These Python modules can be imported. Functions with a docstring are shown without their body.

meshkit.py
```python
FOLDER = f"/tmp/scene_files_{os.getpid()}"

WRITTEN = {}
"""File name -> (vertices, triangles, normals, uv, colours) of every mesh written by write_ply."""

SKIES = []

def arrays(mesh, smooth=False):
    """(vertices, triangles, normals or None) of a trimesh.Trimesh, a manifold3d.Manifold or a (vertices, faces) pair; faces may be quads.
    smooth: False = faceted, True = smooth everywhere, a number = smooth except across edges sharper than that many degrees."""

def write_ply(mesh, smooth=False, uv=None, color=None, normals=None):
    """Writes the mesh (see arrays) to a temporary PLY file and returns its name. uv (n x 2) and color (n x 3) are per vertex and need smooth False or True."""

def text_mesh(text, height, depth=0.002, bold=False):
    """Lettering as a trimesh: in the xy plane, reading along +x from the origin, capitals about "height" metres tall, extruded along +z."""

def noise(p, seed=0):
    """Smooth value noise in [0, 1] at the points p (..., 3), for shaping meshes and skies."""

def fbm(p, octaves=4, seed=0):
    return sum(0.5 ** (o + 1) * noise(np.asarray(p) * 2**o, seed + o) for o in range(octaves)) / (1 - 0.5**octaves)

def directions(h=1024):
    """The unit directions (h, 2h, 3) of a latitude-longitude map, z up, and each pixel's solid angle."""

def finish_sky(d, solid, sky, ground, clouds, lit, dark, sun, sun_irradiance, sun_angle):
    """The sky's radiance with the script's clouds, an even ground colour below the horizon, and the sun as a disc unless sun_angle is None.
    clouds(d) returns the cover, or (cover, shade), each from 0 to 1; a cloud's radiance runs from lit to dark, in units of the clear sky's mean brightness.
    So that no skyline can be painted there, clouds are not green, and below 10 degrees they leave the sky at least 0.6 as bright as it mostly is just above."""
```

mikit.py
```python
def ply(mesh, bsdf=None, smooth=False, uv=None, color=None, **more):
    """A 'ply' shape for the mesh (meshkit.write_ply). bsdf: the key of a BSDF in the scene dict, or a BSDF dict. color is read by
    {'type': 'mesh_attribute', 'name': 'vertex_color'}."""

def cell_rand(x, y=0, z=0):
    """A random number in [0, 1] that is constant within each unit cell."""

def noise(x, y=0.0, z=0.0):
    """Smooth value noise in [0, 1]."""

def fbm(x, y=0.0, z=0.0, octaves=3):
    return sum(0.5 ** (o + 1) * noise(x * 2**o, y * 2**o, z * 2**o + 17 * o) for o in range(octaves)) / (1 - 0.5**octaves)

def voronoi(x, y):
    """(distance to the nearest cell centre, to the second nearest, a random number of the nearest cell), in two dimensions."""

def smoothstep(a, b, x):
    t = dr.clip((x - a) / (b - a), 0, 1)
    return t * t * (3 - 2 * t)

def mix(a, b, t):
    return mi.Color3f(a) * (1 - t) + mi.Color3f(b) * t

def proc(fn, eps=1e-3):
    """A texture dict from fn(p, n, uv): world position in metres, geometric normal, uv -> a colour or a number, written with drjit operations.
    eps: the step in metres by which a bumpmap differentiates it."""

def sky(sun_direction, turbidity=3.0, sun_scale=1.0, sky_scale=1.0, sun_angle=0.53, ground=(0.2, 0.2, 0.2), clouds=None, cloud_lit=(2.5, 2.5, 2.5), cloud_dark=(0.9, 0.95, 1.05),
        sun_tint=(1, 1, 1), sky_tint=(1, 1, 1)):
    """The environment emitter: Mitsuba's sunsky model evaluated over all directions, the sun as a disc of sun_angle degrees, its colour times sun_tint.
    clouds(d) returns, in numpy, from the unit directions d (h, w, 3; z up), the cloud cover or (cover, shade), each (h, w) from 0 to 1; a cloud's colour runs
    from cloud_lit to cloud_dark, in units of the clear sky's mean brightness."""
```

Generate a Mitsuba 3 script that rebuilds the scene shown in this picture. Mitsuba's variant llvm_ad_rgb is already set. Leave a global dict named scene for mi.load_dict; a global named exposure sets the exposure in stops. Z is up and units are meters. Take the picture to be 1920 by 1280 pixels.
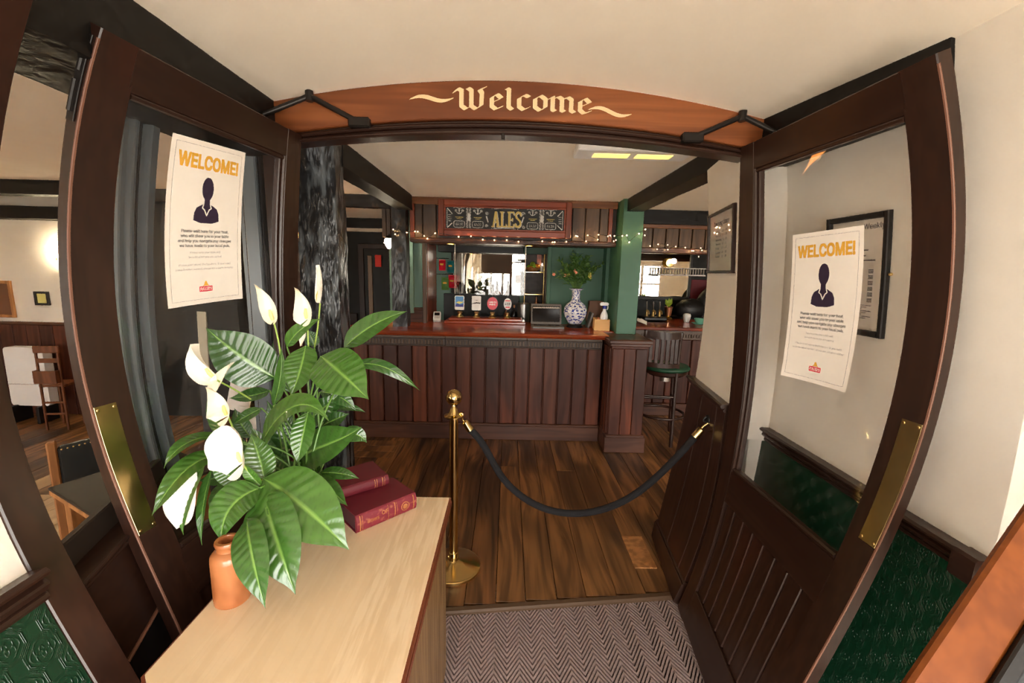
"""A pub entrance: a glazed vestibule with two open doors, a peace lily on a host's cabinet, and the bar beyond a roped doorway."""
import math
import numpy as np
import trimesh
import manifold3d as m3
import shapely
from shapely.geometry import Polygon, LineString, Point, MultiPoint
from shapely.ops import unary_union
from scipy.interpolate import CubicSpline
import drjit as dr
import mitsuba as mi
import meshkit
import mikit

T = mi.ScalarTransform4f
rng = np.random.default_rng(7)
scene, labels = {}, {}

# ---------------------------------------------------------------- camera, sky, lamps of the room, exposure
exposure = 2.3
EYE = np.array([0.0, 0.0, 1.68])
scene['camera'] = {'type': 'perspective', 'fov': 100.38886, 'fov_axis': 'x', 'near_clip': 0.02, 'far_clip': 200.0,
                   'to_world': T().look_at(origin=EYE.tolist(), target=(EYE + [0.01119305, 0.9865958, -0.16279878]).tolist(), up=[-0.0225843, 0.16301688, 0.98636476])}


def overcast(d):
    n = meshkit.fbm(d * 3.0 + 5.0, 3, 4)
    return 0.93 + 0 * n, 0.3 * n


scene['sky'] = mikit.sky((0.3, -0.75, 0.6), turbidity=4.0, sun_scale=0.0, sky_scale=7.0, ground=(0.60, 0.575, 0.535), clouds=overcast, cloud_lit=(4.6, 4.42, 4.12), cloud_dark=(3.1, 2.97, 2.8))


# ---------------------------------------------------------------- materials
def lin(r, g, b):
    return [((c / 255) / 12.92 if c / 255 <= 0.04045 else ((c / 255 + 0.055) / 1.055) ** 2.4) for c in (r, g, b)]


def mat(key, color, rough=0.5, metallic=0.0, spec=0.5, bump=None, bump_scale=1.0, **more):
    col = {'type': 'mesh_attribute', 'name': 'vertex_color'} if isinstance(color, dict) else mikit.proc(color) if callable(color) else {'type': 'rgb', 'value': list(map(float, color))}
    b = {'type': 'principled', 'base_color': col, 'roughness': rough, 'metallic': metallic, 'specular': spec, **more}
    if bump:
        b = {'type': 'bumpmap', 'arbitrary': mikit.proc(bump, eps=1e-3), 'scale': bump_scale, 'bsdf': b}
    scene[key] = {'type': 'twosided', 'bsdf': b}


def grain(c1, c2, axis, freq=55.0, stretch=2.0, dark=None, seed=0.0):
    """Wood: streaks along the axis between two colours, with darker patches."""
    def fn(p, n, uv):
        q = {'x': (p.y, p.z, p.x), 'y': (p.x, p.z, p.y), 'z': (p.x, p.y, p.z)}[axis]
        w = mikit.fbm(q[0] * 5 + seed, q[1] * 5, q[2] * 1.3, octaves=2)
        a = mikit.fbm(q[0] * freq + w * 5 + seed, q[1] * freq + w * 3, q[2] * stretch, octaves=3)
        t = mikit.smoothstep(0.25, 0.75, a)
        col = mikit.mix(c1, c2, t)
        if dark is not None:
            col = mikit.mix(col, dark, 0.75 * mikit.smoothstep(0.5, 0.72, w))
        return col
    return fn


mat('m_plaster', lambda p, n, uv: mikit.mix(lin(231, 224, 212), lin(222, 213, 199), mikit.fbm(p.x * 6, p.y * 6, p.z * 6)), 0.85, spec=0.2)
mat('m_ceiling', lambda p, n, uv: mikit.mix(lin(240, 229, 211), lin(232, 219, 199), mikit.fbm(p.x * 4, p.y * 4, p.z * 4)), 0.9, spec=0.15)
mat('m_mahogany', grain(lin(40, 24, 18), lin(48, 28, 20), 'z', 60, 2.5, lin(54, 26, 17)), 0.30, spec=0.5, clearcoat=0.3, clearcoat_gloss=0.8)
mat('m_mahogany_x', grain(lin(42, 25, 18), lin(50, 29, 20), 'x', 60, 2.5, lin(38, 19, 13)), 0.3, spec=0.5, clearcoat=0.3, clearcoat_gloss=0.8)
mat('m_mahogany_y', grain(lin(40, 24, 18), lin(47, 28, 20), 'y', 60, 2.5, lin(36, 18, 13)), 0.3, spec=0.5, clearcoat=0.3, clearcoat_gloss=0.8)
mat('m_pale_edge', lin(124, 86, 70), 0.4)  # paler brown for thin edge lines
mat('m_lintel', grain(lin(148, 86, 46), lin(120, 65, 33), 'x', 42, 1.3, lin(92, 45, 20)), 0.36, clearcoat=0.3, clearcoat_gloss=0.7)
mat('m_black_beam', lin(13, 11, 10), 0.5, spec=0.3, bump=lambda p, n, uv: mikit.fbm(p.x * 26, p.y * 26, p.z * 26), bump_scale=0.006)
mat('m_black_gloss', lambda p, n, uv: mikit.mix(lin(24, 25, 27), lin(64, 50, 36), mikit.smoothstep(0.62, 0.75, mikit.fbm(p.x * 13 + 3, p.y * 13, p.z * 7))), 0.26, spec=0.45,
    bump=lambda p, n, uv: mikit.fbm(p.x * 26, p.y * 26, p.z * 7), bump_scale=0.006)
mat('m_jamb_sheen', lin(98, 107, 112), 0.3)  # black gloss jambs: their grey reflected sheen is put into the colour
mat('m_post_sheen', lambda p, n, uv: mikit.mix(lin(24, 25, 27), lin(112, 120, 124), 0.5 * mikit.smoothstep(0.46, 0.66, mikit.fbm(p.x * 36 + 3, p.y * 36, p.z * 6, octaves=4))), 0.24, spec=0.6,
    bump=lambda p, n, uv: mikit.fbm(p.x * 34, p.y * 34, p.z * 9), bump_scale=0.012)  # grey streaks in the base colour stand in for daylight sheen
for i, (a, b, c) in enumerate([((134, 92, 53), (84, 55, 32), (54, 36, 23)), ((120, 81, 46), (72, 47, 28), (46, 31, 21)), ((148, 103, 60), (96, 63, 37), (60, 40, 25)), ((128, 84, 49), (70, 46, 28), (44, 30, 21))]):
    mat(f'm_floor_{i}', grain(lin(*a), lin(*b), 'y', 38, 1.6, lin(*c), 3.7 * i), 0.42, spec=0.45)
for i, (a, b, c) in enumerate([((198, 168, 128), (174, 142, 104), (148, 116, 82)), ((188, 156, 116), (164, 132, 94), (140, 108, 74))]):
    mat(f'm_daylit_floor_{i}', grain(lin(*a), lin(*b), 'y', 30, 1.6, lin(*c), 2.1 * i), 0.4, spec=0.4)  # paler board tones stand in for daylight on the dining floor
for i, (a, b) in enumerate([((86, 45, 30), (66, 33, 23)), ((104, 54, 34), (74, 37, 25)), ((76, 40, 28), (55, 29, 22)), ((94, 53, 37), (70, 38, 27))]):
    mat(f'm_bar_{i}', grain(lin(*a), lin(*b), 'z', 36, 1.4, lin(50, 27, 20), 5.3 * i), 0.42, spec=0.3)
mat('m_bar_x', grain(lin(84, 50, 34), lin(64, 37, 26), 'x', 40, 1.4, lin(50, 28, 20)), 0.36)
mat('m_frieze', lin(82, 62, 46), 0.42)
mat('m_frieze_pale', lin(168, 158, 136), 0.6)
mat('m_frieze_dark', lin(54, 40, 30), 0.5)
mat('m_bar_top', grain(lin(148, 58, 24), lin(112, 38, 16), 'x', 26, 1.2, lin(90, 30, 12)), 0.14, spec=0.6, clearcoat=0.8, clearcoat_gloss=0.95)
mat('m_redwood', grain(lin(142, 66, 42), lin(118, 50, 32), 'x', 40, 1.5), 0.35, clearcoat=0.3, clearcoat_gloss=0.8)
mat('m_redwood_z', grain(lin(126, 62, 40), lin(100, 46, 30), 'z', 40, 1.5), 0.35)
mat('m_canopy', grain(lin(84, 64, 46), lin(62, 46, 33), 'z', 30, 1.5, lin(50, 36, 26)), 0.45)
mat('m_canopy_frame', grain(lin(122, 78, 46), lin(96, 58, 34), 'x', 30, 1.5), 0.4)
mat('m_green_paint', lin(62, 104, 80), 0.5)
mat('m_green_back', lin(52, 92, 72), 0.55)
mat('m_teal', lin(104, 132, 120), 0.6)
mat('m_hall_green', lin(11, 15, 12), 0.6)
mat('m_hall_wood', grain(lin(44, 26, 18), lin(32, 19, 14), 'z', 30, 1.5), 0.5)
def emboss(p, n, uv):
    """The stamped dado pattern as fine relief: octagon rings in rows with medallions and pearls."""
    q, h = 0.092, mi.Float(0.0)
    for off in (0.0, 0.5):
        x, y = (dr.abs((t - dr.floor(t) - 0.5) * q) for t in (p.y / q + off, p.z / q + off))
        o = dr.maximum(dr.maximum(x, y), (x + y) / 1.38)
        r = dr.sqrt(x * x + y * y)
        c4 = (x ** 4 + y ** 4 - 6 * x * x * y * y) / dr.maximum(r ** 4, 1e-12)
        for d, w in ((o - 0.0315, 0.0011), (o - 0.0285, 0.0008), (r - 0.0215 - 0.002 * c4, 0.0011), (r - 0.015 + 0.0022 * c4, 0.0010), (r - 0.0085 - 0.003 * c4, 0.0012), (r, 0.0028)):
            h = dr.maximum(h, dr.exp(-dr.square(d / w)))
    return h


mat('m_lincrusta', lin(10, 47, 29), 0.3, spec=0.55, clearcoat=0.3, clearcoat_gloss=0.85, bump=emboss, bump_scale=0.0015)
mat('m_brass', (0.84, 0.62, 0.26), 0.11, metallic=1.0)
mat('m_brass_old', lambda p, n, uv: mikit.mix([0.58, 0.43, 0.19], [0.78, 0.58, 0.26], mikit.fbm(p.x * 24, p.y * 24, p.z * 12)), 0.22, metallic=1.0)
mat('m_steel', (0.82, 0.79, 0.74), 0.32, metallic=1.0)
mat('m_copper', (0.75, 0.40, 0.24), 0.25, metallic=1.0)
mat('m_iron', lin(34, 30, 28), 0.35, metallic=0.3)
mat('m_black', lin(18, 17, 18), 0.45)
mat('m_black_soft', lin(20, 19, 22), 0.9, sheen=0.6, bump=lambda p, n, uv: mikit.noise(p.x * 900, p.y * 900, p.z * 900), bump_scale=0.0008)
mat('m_leather', lin(30, 34, 34), 0.35)
mat('m_mat', lambda p, n, uv: mikit.mix(lin(158, 139, 134), lin(134, 117, 113), mikit.fbm(p.x * 300, p.y * 300, 0.0, octaves=2)), 0.95, spec=0.1)
mat('m_mat_base', lin(58, 47, 47), 0.95, spec=0.1)
mat('m_veneer', lambda p, n, uv: mikit.mix(mikit.mix(lin(226, 203, 170), lin(208, 181, 144), mikit.smoothstep(0.3, 0.7, mikit.fbm(p.x * 90, p.y * 9, 0.0))), lin(216, 190, 154),
    mikit.cell_rand(p.x * 6.0 + 0.3, 3.0)), 0.38, spec=0.45)
mat('m_table_side', grain(lin(126, 98, 66), lin(104, 78, 52), 'z', 50, 2.0), 0.4)
mat('m_table_edge', lin(104, 52, 32), 0.4)
mat('m_stoneware', lambda p, n, uv: mikit.mix(lin(168, 106, 64), lin(142, 82, 46), mikit.smoothstep(0.35, 0.7, mikit.fbm(p.x * 18, p.y * 18, p.z * 10))), 0.22, clearcoat=0.6, clearcoat_gloss=0.9)
mat('m_paper', lin(238, 230, 218), 0.7, spec=0.25)
mat('m_print_gold', lin(220, 168, 62), 0.7)
mat('m_print_navy', lin(44, 30, 52), 0.7)
mat('m_print_grey', lin(96, 88, 88), 0.7)
mat('m_print_pale', lin(176, 168, 162), 0.7)
mat('m_print_red', lin(206, 44, 64), 0.7)
mat('m_cream_paint', lin(226, 202, 156), 0.6)
mat('m_white', lin(236, 234, 230), 0.4)
mat('m_cloth_cover', lin(96, 22, 34), 0.55, bump=lambda p, n, uv: mikit.noise(p.x * 700, p.y * 700, p.z * 700), bump_scale=0.0006)
mat('m_cloth_worn', lambda p, n, uv: mikit.mix(lin(112, 30, 42), lin(150, 84, 66), mikit.smoothstep(0.55, 0.75, mikit.fbm(p.x * 60, p.y * 60, p.z * 60))), 0.6)
mat('m_pages', lin(64, 30, 32), 0.8)
mat('m_gilt', lin(176, 116, 74), 0.4, metallic=0.4)
mat('m_slate', lin(38, 40, 42), 0.6)
mat('m_chalk', lin(206, 206, 202), 0.8)
mat('m_chalk_gold', lin(206, 184, 106), 0.7)
mat('m_orange_wood', grain(lin(116, 60, 20), lin(100, 49, 15), 'z', 50, 3.0), 0.5, spec=0.3)
mat('m_oak', grain(lin(178, 124, 74), lin(146, 96, 54), 'z', 40, 2.0), 0.45)
mat('m_chair_wood', grain(lin(118, 68, 40), lin(92, 52, 30), 'z', 40, 2.0), 0.4)
mat('m_dark_table', lin(46, 38, 33), 0.5, spec=0.25)
mat('m_screen_dark', lin(26, 24, 24), 0.12)
mat('m_plastic_grey', lin(96, 90, 84), 0.4)
mat('m_cardboard', lin(214, 164, 104), 0.7)
mat('m_menu_brown', lin(112, 74, 50), 0.55)
mat('m_blue_print', lin(88, 150, 206), 0.4)
mat('m_blue_deep', lin(36, 46, 132), 0.4)
mat('m_yellow_print', lin(224, 216, 130), 0.4)
mat('m_red_print', lin(206, 28, 48), 0.3)
mat('m_teal_print', lin(26, 110, 112), 0.4)
mat('m_leafgreen_print', lin(86, 128, 62), 0.4)
mat('m_mint', lin(120, 190, 166), 0.3)
mat('m_lime', lin(140, 166, 40), 0.5)
mat('m_orange', lin(224, 140, 40), 0.5)
mat('m_green_seat', lin(26, 66, 44), 0.5)
mat('m_red_paper', lin(224, 52, 34), 0.6)
mat('m_stem', lin(86, 120, 50), 0.5)
mat('m_bouquet_leaf', lin(58, 92, 40), 0.5)
mat('m_pink', lin(226, 158, 132), 0.6)
mat('m_yellow_green', lin(190, 190, 90), 0.6)
mat('m_peach', lin(226, 150, 110), 0.7)
mat('m_plastic_dark', lin(52, 44, 40), 0.5)
mat('m_stalk', lin(150, 176, 84), 0.5)
mat('m_spathe', lin(234, 228, 214), 0.5, spec=0.3)
mat('m_spadix', lin(226, 216, 140), 0.7)
mat('m_leaf_green', {'vc': 1}, 0.22, spec=0.65)
scene['m_glass'] = {'type': 'thindielectric', 'int_ior': 1.5}
scene['m_mirror'] = {'type': 'twosided', 'bsdf': {'type': 'conductor', 'material': 'Ag', 'specular_reflectance': {'type': 'rgb', 'value': [0.86, 0.84, 0.8]}}}


def porcelain(p, n, uv):
    a = mikit.fbm(uv.x * 26, uv.y * 28, 1.0, octaves=2)
    d1, d2, w = mikit.voronoi(uv.x * 14, uv.y * 11)
    t = dr.maximum(mikit.smoothstep(0.06, 0.02, dr.abs(a - 0.5)), mikit.smoothstep(0.30, 0.24, d1))
    return mikit.mix(lin(226, 226, 228), lin(44, 60, 140), t)


mat('m_porcelain', porcelain, 0.15, spec=0.6)


# ---------------------------------------------------------------- naming
def key_for(name, parent=None):
    base = f'{parent}__{name}' if parent else name
    k, i = base, 0
    while k in scene or k in taken:
        i += 1
        k = f'{base}_{i:03d}'
    taken.add(k)
    return k


taken = set()


def thing(name, label, cat, group=None, kind=None):
    """A thing whose parts follow; returns its key."""
    k = key_for(name)
    labels[k] = {'label': label, 'category': cat}
    if group:
        labels[k]['group'] = group
    if kind:
        labels[k]['kind'] = kind
    return k


def part(parent, name, mesh, m, smooth=False, label=None, kind=None, **more):
    k = key_for(name, parent)
    scene[k] = mikit.ply(mesh, m, smooth, **more)
    if label or kind:
        labels[k] = {**({'label': label} if label else {}), **({'kind': kind} if kind else {})}
    return k


def one(name, label, cat, mesh, m, smooth=False, group=None, kind=None, **more):
    k = thing(name, label, cat, group, kind)
    scene[k] = mikit.ply(mesh, m, smooth, **more)
    return k


def struct(name, mesh, m, smooth=False, label=None):
    k = key_for(name)
    scene[k] = mikit.ply(mesh, m, smooth)
    labels[k] = {'kind': 'structure', **({'label': label} if label else {})}
    return k


def struct_root(name, label=None):
    k = key_for(name)
    labels[k] = {'kind': 'structure', **({'label': label} if label else {})}
    return k


# ---------------------------------------------------------------- shapes
def _topology():
    v = []
    for s in np.ndindex(2, 2, 2):
        sg = np.array(s) * 2 - 1
        for k in range(3):
            q = 0.8 * sg.astype(float)
            q[k] = sg[k]
            v.append(q)
    v = np.array(v)
    h = trimesh.convex.convex_hull(v)
    idx = [int(np.argmin(np.linalg.norm(v - p, axis=1))) for p in h.vertices]
    return np.array(idx)[h.faces]


CB = _topology()


def cbox(x0, x1, y0, y1, z0, z1, b=0.003):
    c, h = np.array([(x0 + x1) / 2, (y0 + y1) / 2, (z0 + z1) / 2]), np.array([abs(x1 - x0) / 2, abs(y1 - y0) / 2, abs(z1 - z0) / 2])
    b = min(b, 0.45 * h.min())
    v = []
    for s in np.ndindex(2, 2, 2):
        sg = np.array(s) * 2 - 1
        for k in range(3):
            q = (h - b) * sg
            q[k] = h[k] * sg[k]
            v.append(q + c)
    return trimesh.Trimesh(np.array(v), CB.copy(), process=False)


def cat(*ms):
    return trimesh.util.concatenate([m for m in ms])


def mesh(v, f):
    v, f = np.asarray(v, float), np.asarray(f, int)
    if f.shape[1] == 4:
        f = np.vstack([f[:, [0, 1, 2]], f[:, [0, 2, 3]]])
    return trimesh.Trimesh(v, f, process=False)


def moved(m, o=(0, 0, 0), ex=(1, 0, 0), ey=(0, 1, 0), ez=(0, 0, 1)):
    m = m.copy()
    m.vertices = np.asarray(o, float) + m.vertices @ np.array([ex, ey, ez], float)
    return m


def turned(m, deg, o=(0, 0, 0), axis=(0, 0, 1)):
    m = m.copy()
    m.apply_transform(trimesh.transformations.rotation_matrix(math.radians(deg), axis))
    m.apply_translation(o)
    return m


def lathe(prof, n=32, o=(0, 0, 0)):
    """A turned solid about z from (radius, height) pairs, bottom to top."""
    p = np.array(prof, float)
    a = np.arange(n) * 2 * np.pi / n
    v = np.stack([np.outer(p[:, 0], np.cos(a)), np.outer(p[:, 0], np.sin(a)), np.repeat(p[:, 1:2], n, 1)], -1).reshape(-1, 3)
    i, j = np.meshgrid(np.arange(len(p) - 1), np.arange(n), indexing='ij')
    q = np.stack([i * n + j, i * n + (j + 1) % n, (i + 1) * n + (j + 1) % n, (i + 1) * n + j], -1).reshape(-1, 4)
    return mesh(v + np.asarray(o, float), q)


def lathe_uv(prof, n=48):
    p = np.array(prof, float)
    a = np.linspace(0, 2 * np.pi, n + 1)
    v = np.stack([np.outer(p[:, 0], np.cos(a)), np.outer(p[:, 0], np.sin(a)), np.repeat(p[:, 1:2], n + 1, 1)], -1).reshape(-1, 3)
    s = np.r_[0, np.cumsum(np.linalg.norm(np.diff(p, axis=0), axis=1))]
    uv = np.stack([np.tile(np.linspace(0, 1, n + 1), len(p)), np.repeat(s / 0.35, n + 1)], 1)
    i, j = np.meshgrid(np.arange(len(p) - 1), np.arange(n), indexing='ij')
    q = np.stack([i * (n + 1) + j, i * (n + 1) + j + 1, (i + 1) * (n + 1) + j + 1, (i + 1) * (n + 1) + j], -1).reshape(-1, 4)
    return mesh(v, q), uv


def tube(pts, r, n=10, smooth=0):
    p = np.asarray(pts, float)
    if smooth:
        s = np.r_[0, np.cumsum(np.linalg.norm(np.diff(p, axis=0), axis=1))]
        cs = CubicSpline(s, p)
        rr = np.broadcast_to(r, (len(p),))
        t = np.linspace(0, s[-1], smooth)
        r = np.interp(t, s, rr)
        p = cs(t)
    r = np.broadcast_to(r, (len(p),))
    t = np.gradient(p, axis=0)
    t /= np.linalg.norm(t, axis=1, keepdims=True) + 1e-12
    a = np.cross(t[0], [0, 0, 1.0] if abs(t[0, 2]) < 0.9 else [1.0, 0, 0])
    A = []
    for k in range(len(p)):
        a = a - t[k] * (a @ t[k])
        a /= np.linalg.norm(a)
        A.append(a)
    A = np.array(A)
    B = np.cross(t, A)
    g = np.arange(n) * 2 * np.pi / n
    v = p[:, None] + r[:, None, None] * (np.cos(g)[None, :, None] * A[:, None] + np.sin(g)[None, :, None] * B[:, None])
    i, j = np.meshgrid(np.arange(len(p) - 1), np.arange(n), indexing='ij')
    q = np.stack([i * n + j, i * n + (j + 1) % n, (i + 1) * n + (j + 1) % n, (i + 1) * n + j], -1).reshape(-1, 4)
    f = np.vstack([q[:, [0, 1, 2]], q[:, [0, 2, 3]]])
    m = len(p) * n
    e = len(p) - 1
    caps = [[m, (k + 1) % n, k] for k in range(n)] + [[m + 1, e * n + k, e * n + (k + 1) % n] for k in range(n)]
    return trimesh.Trimesh(np.vstack([v.reshape(-1, 3), p[0], p[-1]]), np.vstack([f, caps]), process=False)


def extr(shape, depth):
    gs = [g for g in getattr(shape, 'geoms', [shape]) if g.area > 1e-9]
    return cat(*[trimesh.creation.extrude_polygon(g, depth, engine='earcut') for g in gs])


def rbox(w, h, r, n=5):
    """A rounded rectangle outline about the origin."""
    return Polygon([(-w / 2 + r, -h / 2 + r), (w / 2 - r, -h / 2 + r), (w / 2 - r, h / 2 - r), (-w / 2 + r, h / 2 - r)]).buffer(r, quad_segs=n)


def sphere(r, o=(0, 0, 0), sub=2, scale=(1, 1, 1)):
    m = trimesh.creation.icosphere(sub, r)
    m.vertices = m.vertices * scale + np.asarray(o, float)
    return m


def text(s, h, depth=0.0006, bold=False, align='c', width=None, fat=0.0):
    """Lettering about the origin, reading along +x, height h."""
    m = meshkit.text_mesh(s, h, depth, bold)
    x0, x1 = m.vertices[:, 0].min(), m.vertices[:, 0].max()
    if width:
        m.vertices[:, 0] = (m.vertices[:, 0] - x0) * width / (x1 - x0)
        x0, x1 = 0, width
    if fat:
        m = cat(*[moved(m, (a * fat, b * fat, 0)) for a in (-1, 0, 1) for b in (-1, 1)])
    m.vertices[:, 0] -= {'c': (x0 + x1) / 2, 'l': x0, 'r': x1}[align]
    return m


def grid(nu, nv):
    i, j = np.meshgrid(np.arange(nu), np.arange(nv), indexing='ij')
    w = nv + 1
    q = np.stack([i * w + j, (i + 1) * w + j, (i + 1) * w + j + 1, i * w + j + 1], -1).reshape(-1, 4)
    return np.vstack([q[:, [0, 1, 2]], q[:, [0, 2, 3]]])


def sheet(fn, u0, u1, v0, v1, nu, nv):
    """A grid over (u, v) sent through fn(U, V) -> (n, 3)."""
    U, V = np.meshgrid(np.linspace(u0, u1, nu + 1), np.linspace(v0, v1, nv + 1), indexing='ij')
    return trimesh.Trimesh(fn(U.ravel(), V.ravel()), grid(nu, nv), process=False)


def sweep_flat(section, stations):
    """A convex section (k, 2) along a third coordinate: returns (n, 3) rows (a, b, s) and triangles, with end caps."""
    k, n = len(section), len(stations)
    v = np.array([(a, b, s) for s in stations for a, b in section], float)
    f = []
    for i in range(n - 1):
        for j in range(k):
            a, b, c, d = i * k + j, i * k + (j + 1) % k, (i + 1) * k + (j + 1) % k, (i + 1) * k + j
            f += [[a, b, c], [a, c, d]]
    for j in range(1, k - 1):
        f += [[0, j + 1, j], [(n - 1) * k, (n - 1) * k + j, (n - 1) * k + j + 1]]
    return v, np.array(f)


def oct_section(a0, a1, b0, b1, e):
    e = min(e, 0.45 * min(a1 - a0, b1 - b0))
    return [(a0 + e, b0), (a1 - e, b0), (a1, b0 + e), (a1, b1 - e), (a1 - e, b1), (a0 + e, b1), (a0, b1 - e), (a0, b0 + e)]


ZS = [0, 0.55, 1.1, 1.65, 2.2]


class Bowed:
    """A bowed upright surface: u along its foot, v = height in metres, c out of its face. The two edges are curves x(z) in planes of constant y."""

    def __init__(s, xa, xb, ya, yb, W, face):
        s.A, s.B, s.ya, s.yb, s.W, s.face = CubicSpline(ZS, xa), CubicSpline(ZS, xb), ya, yb, W, face

    def __call__(s, u, v, c=0.0):
        u, v, c = np.broadcast_arrays(np.asarray(u, float), np.asarray(v, float), np.asarray(c, float))
        t = u / s.W
        A, B = s.A(v), s.B(v)
        p = np.stack([A + (B - A) * t, s.ya + (s.yb - s.ya) * t, v], -1)
        du = np.stack([B - A, np.full_like(A, s.yb - s.ya), 0 * A], -1)
        dv = np.stack([s.A(v, 1) * (1 - t) + s.B(v, 1) * t, 0 * A, 1 + 0 * A], -1)
        n = np.cross(du, dv)
        n /= np.linalg.norm(n, axis=-1, keepdims=True)
        n *= np.where((n[..., :1] * s.face) > 0, 1, -1)
        return p + n * c[..., None]

    def upright(s, u0, u1, v0, v1, c0, c1, e=0.004, n=22):
        v, f = sweep_flat(oct_section(u0, u1, c0, c1, e), np.linspace(v0, v1, n))
        return trimesh.Trimesh(s(v[:, 0], v[:, 2], v[:, 1]), f, process=False)

    def level(s, u0, u1, v0, v1, c0, c1, e=0.004, n=6):
        v, f = sweep_flat(oct_section(v0, v1, c0, c1, e), np.linspace(u0, u1, n))
        return trimesh.Trimesh(s(v[:, 2], v[:, 0], v[:, 1]), f, process=False)

    def flat(s, m, u0, v0, su=1, c=0.0):
        """Sends a flat mesh (x, y, depth) onto the surface at (u0, v0); su = -1 where u runs against the reading direction."""
        m = m.copy()
        q = m.vertices
        m.vertices = s(u0 + su * q[:, 0], v0 + q[:, 1], c + q[:, 2])
        return m

    def pane(s, u0, u1, v0, v1, c, nu=6, nv=24):
        return sheet(lambda U, V: s(U, V, c), u0, u1, v0, v1, nu, nv)


# ---------------------------------------------------------------- the setting: floors, walls, ceilings
def edge_y(x):
    """Where the pub's boards stop at the vestibule."""
    return 1.945 + 0.11 * x


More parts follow.
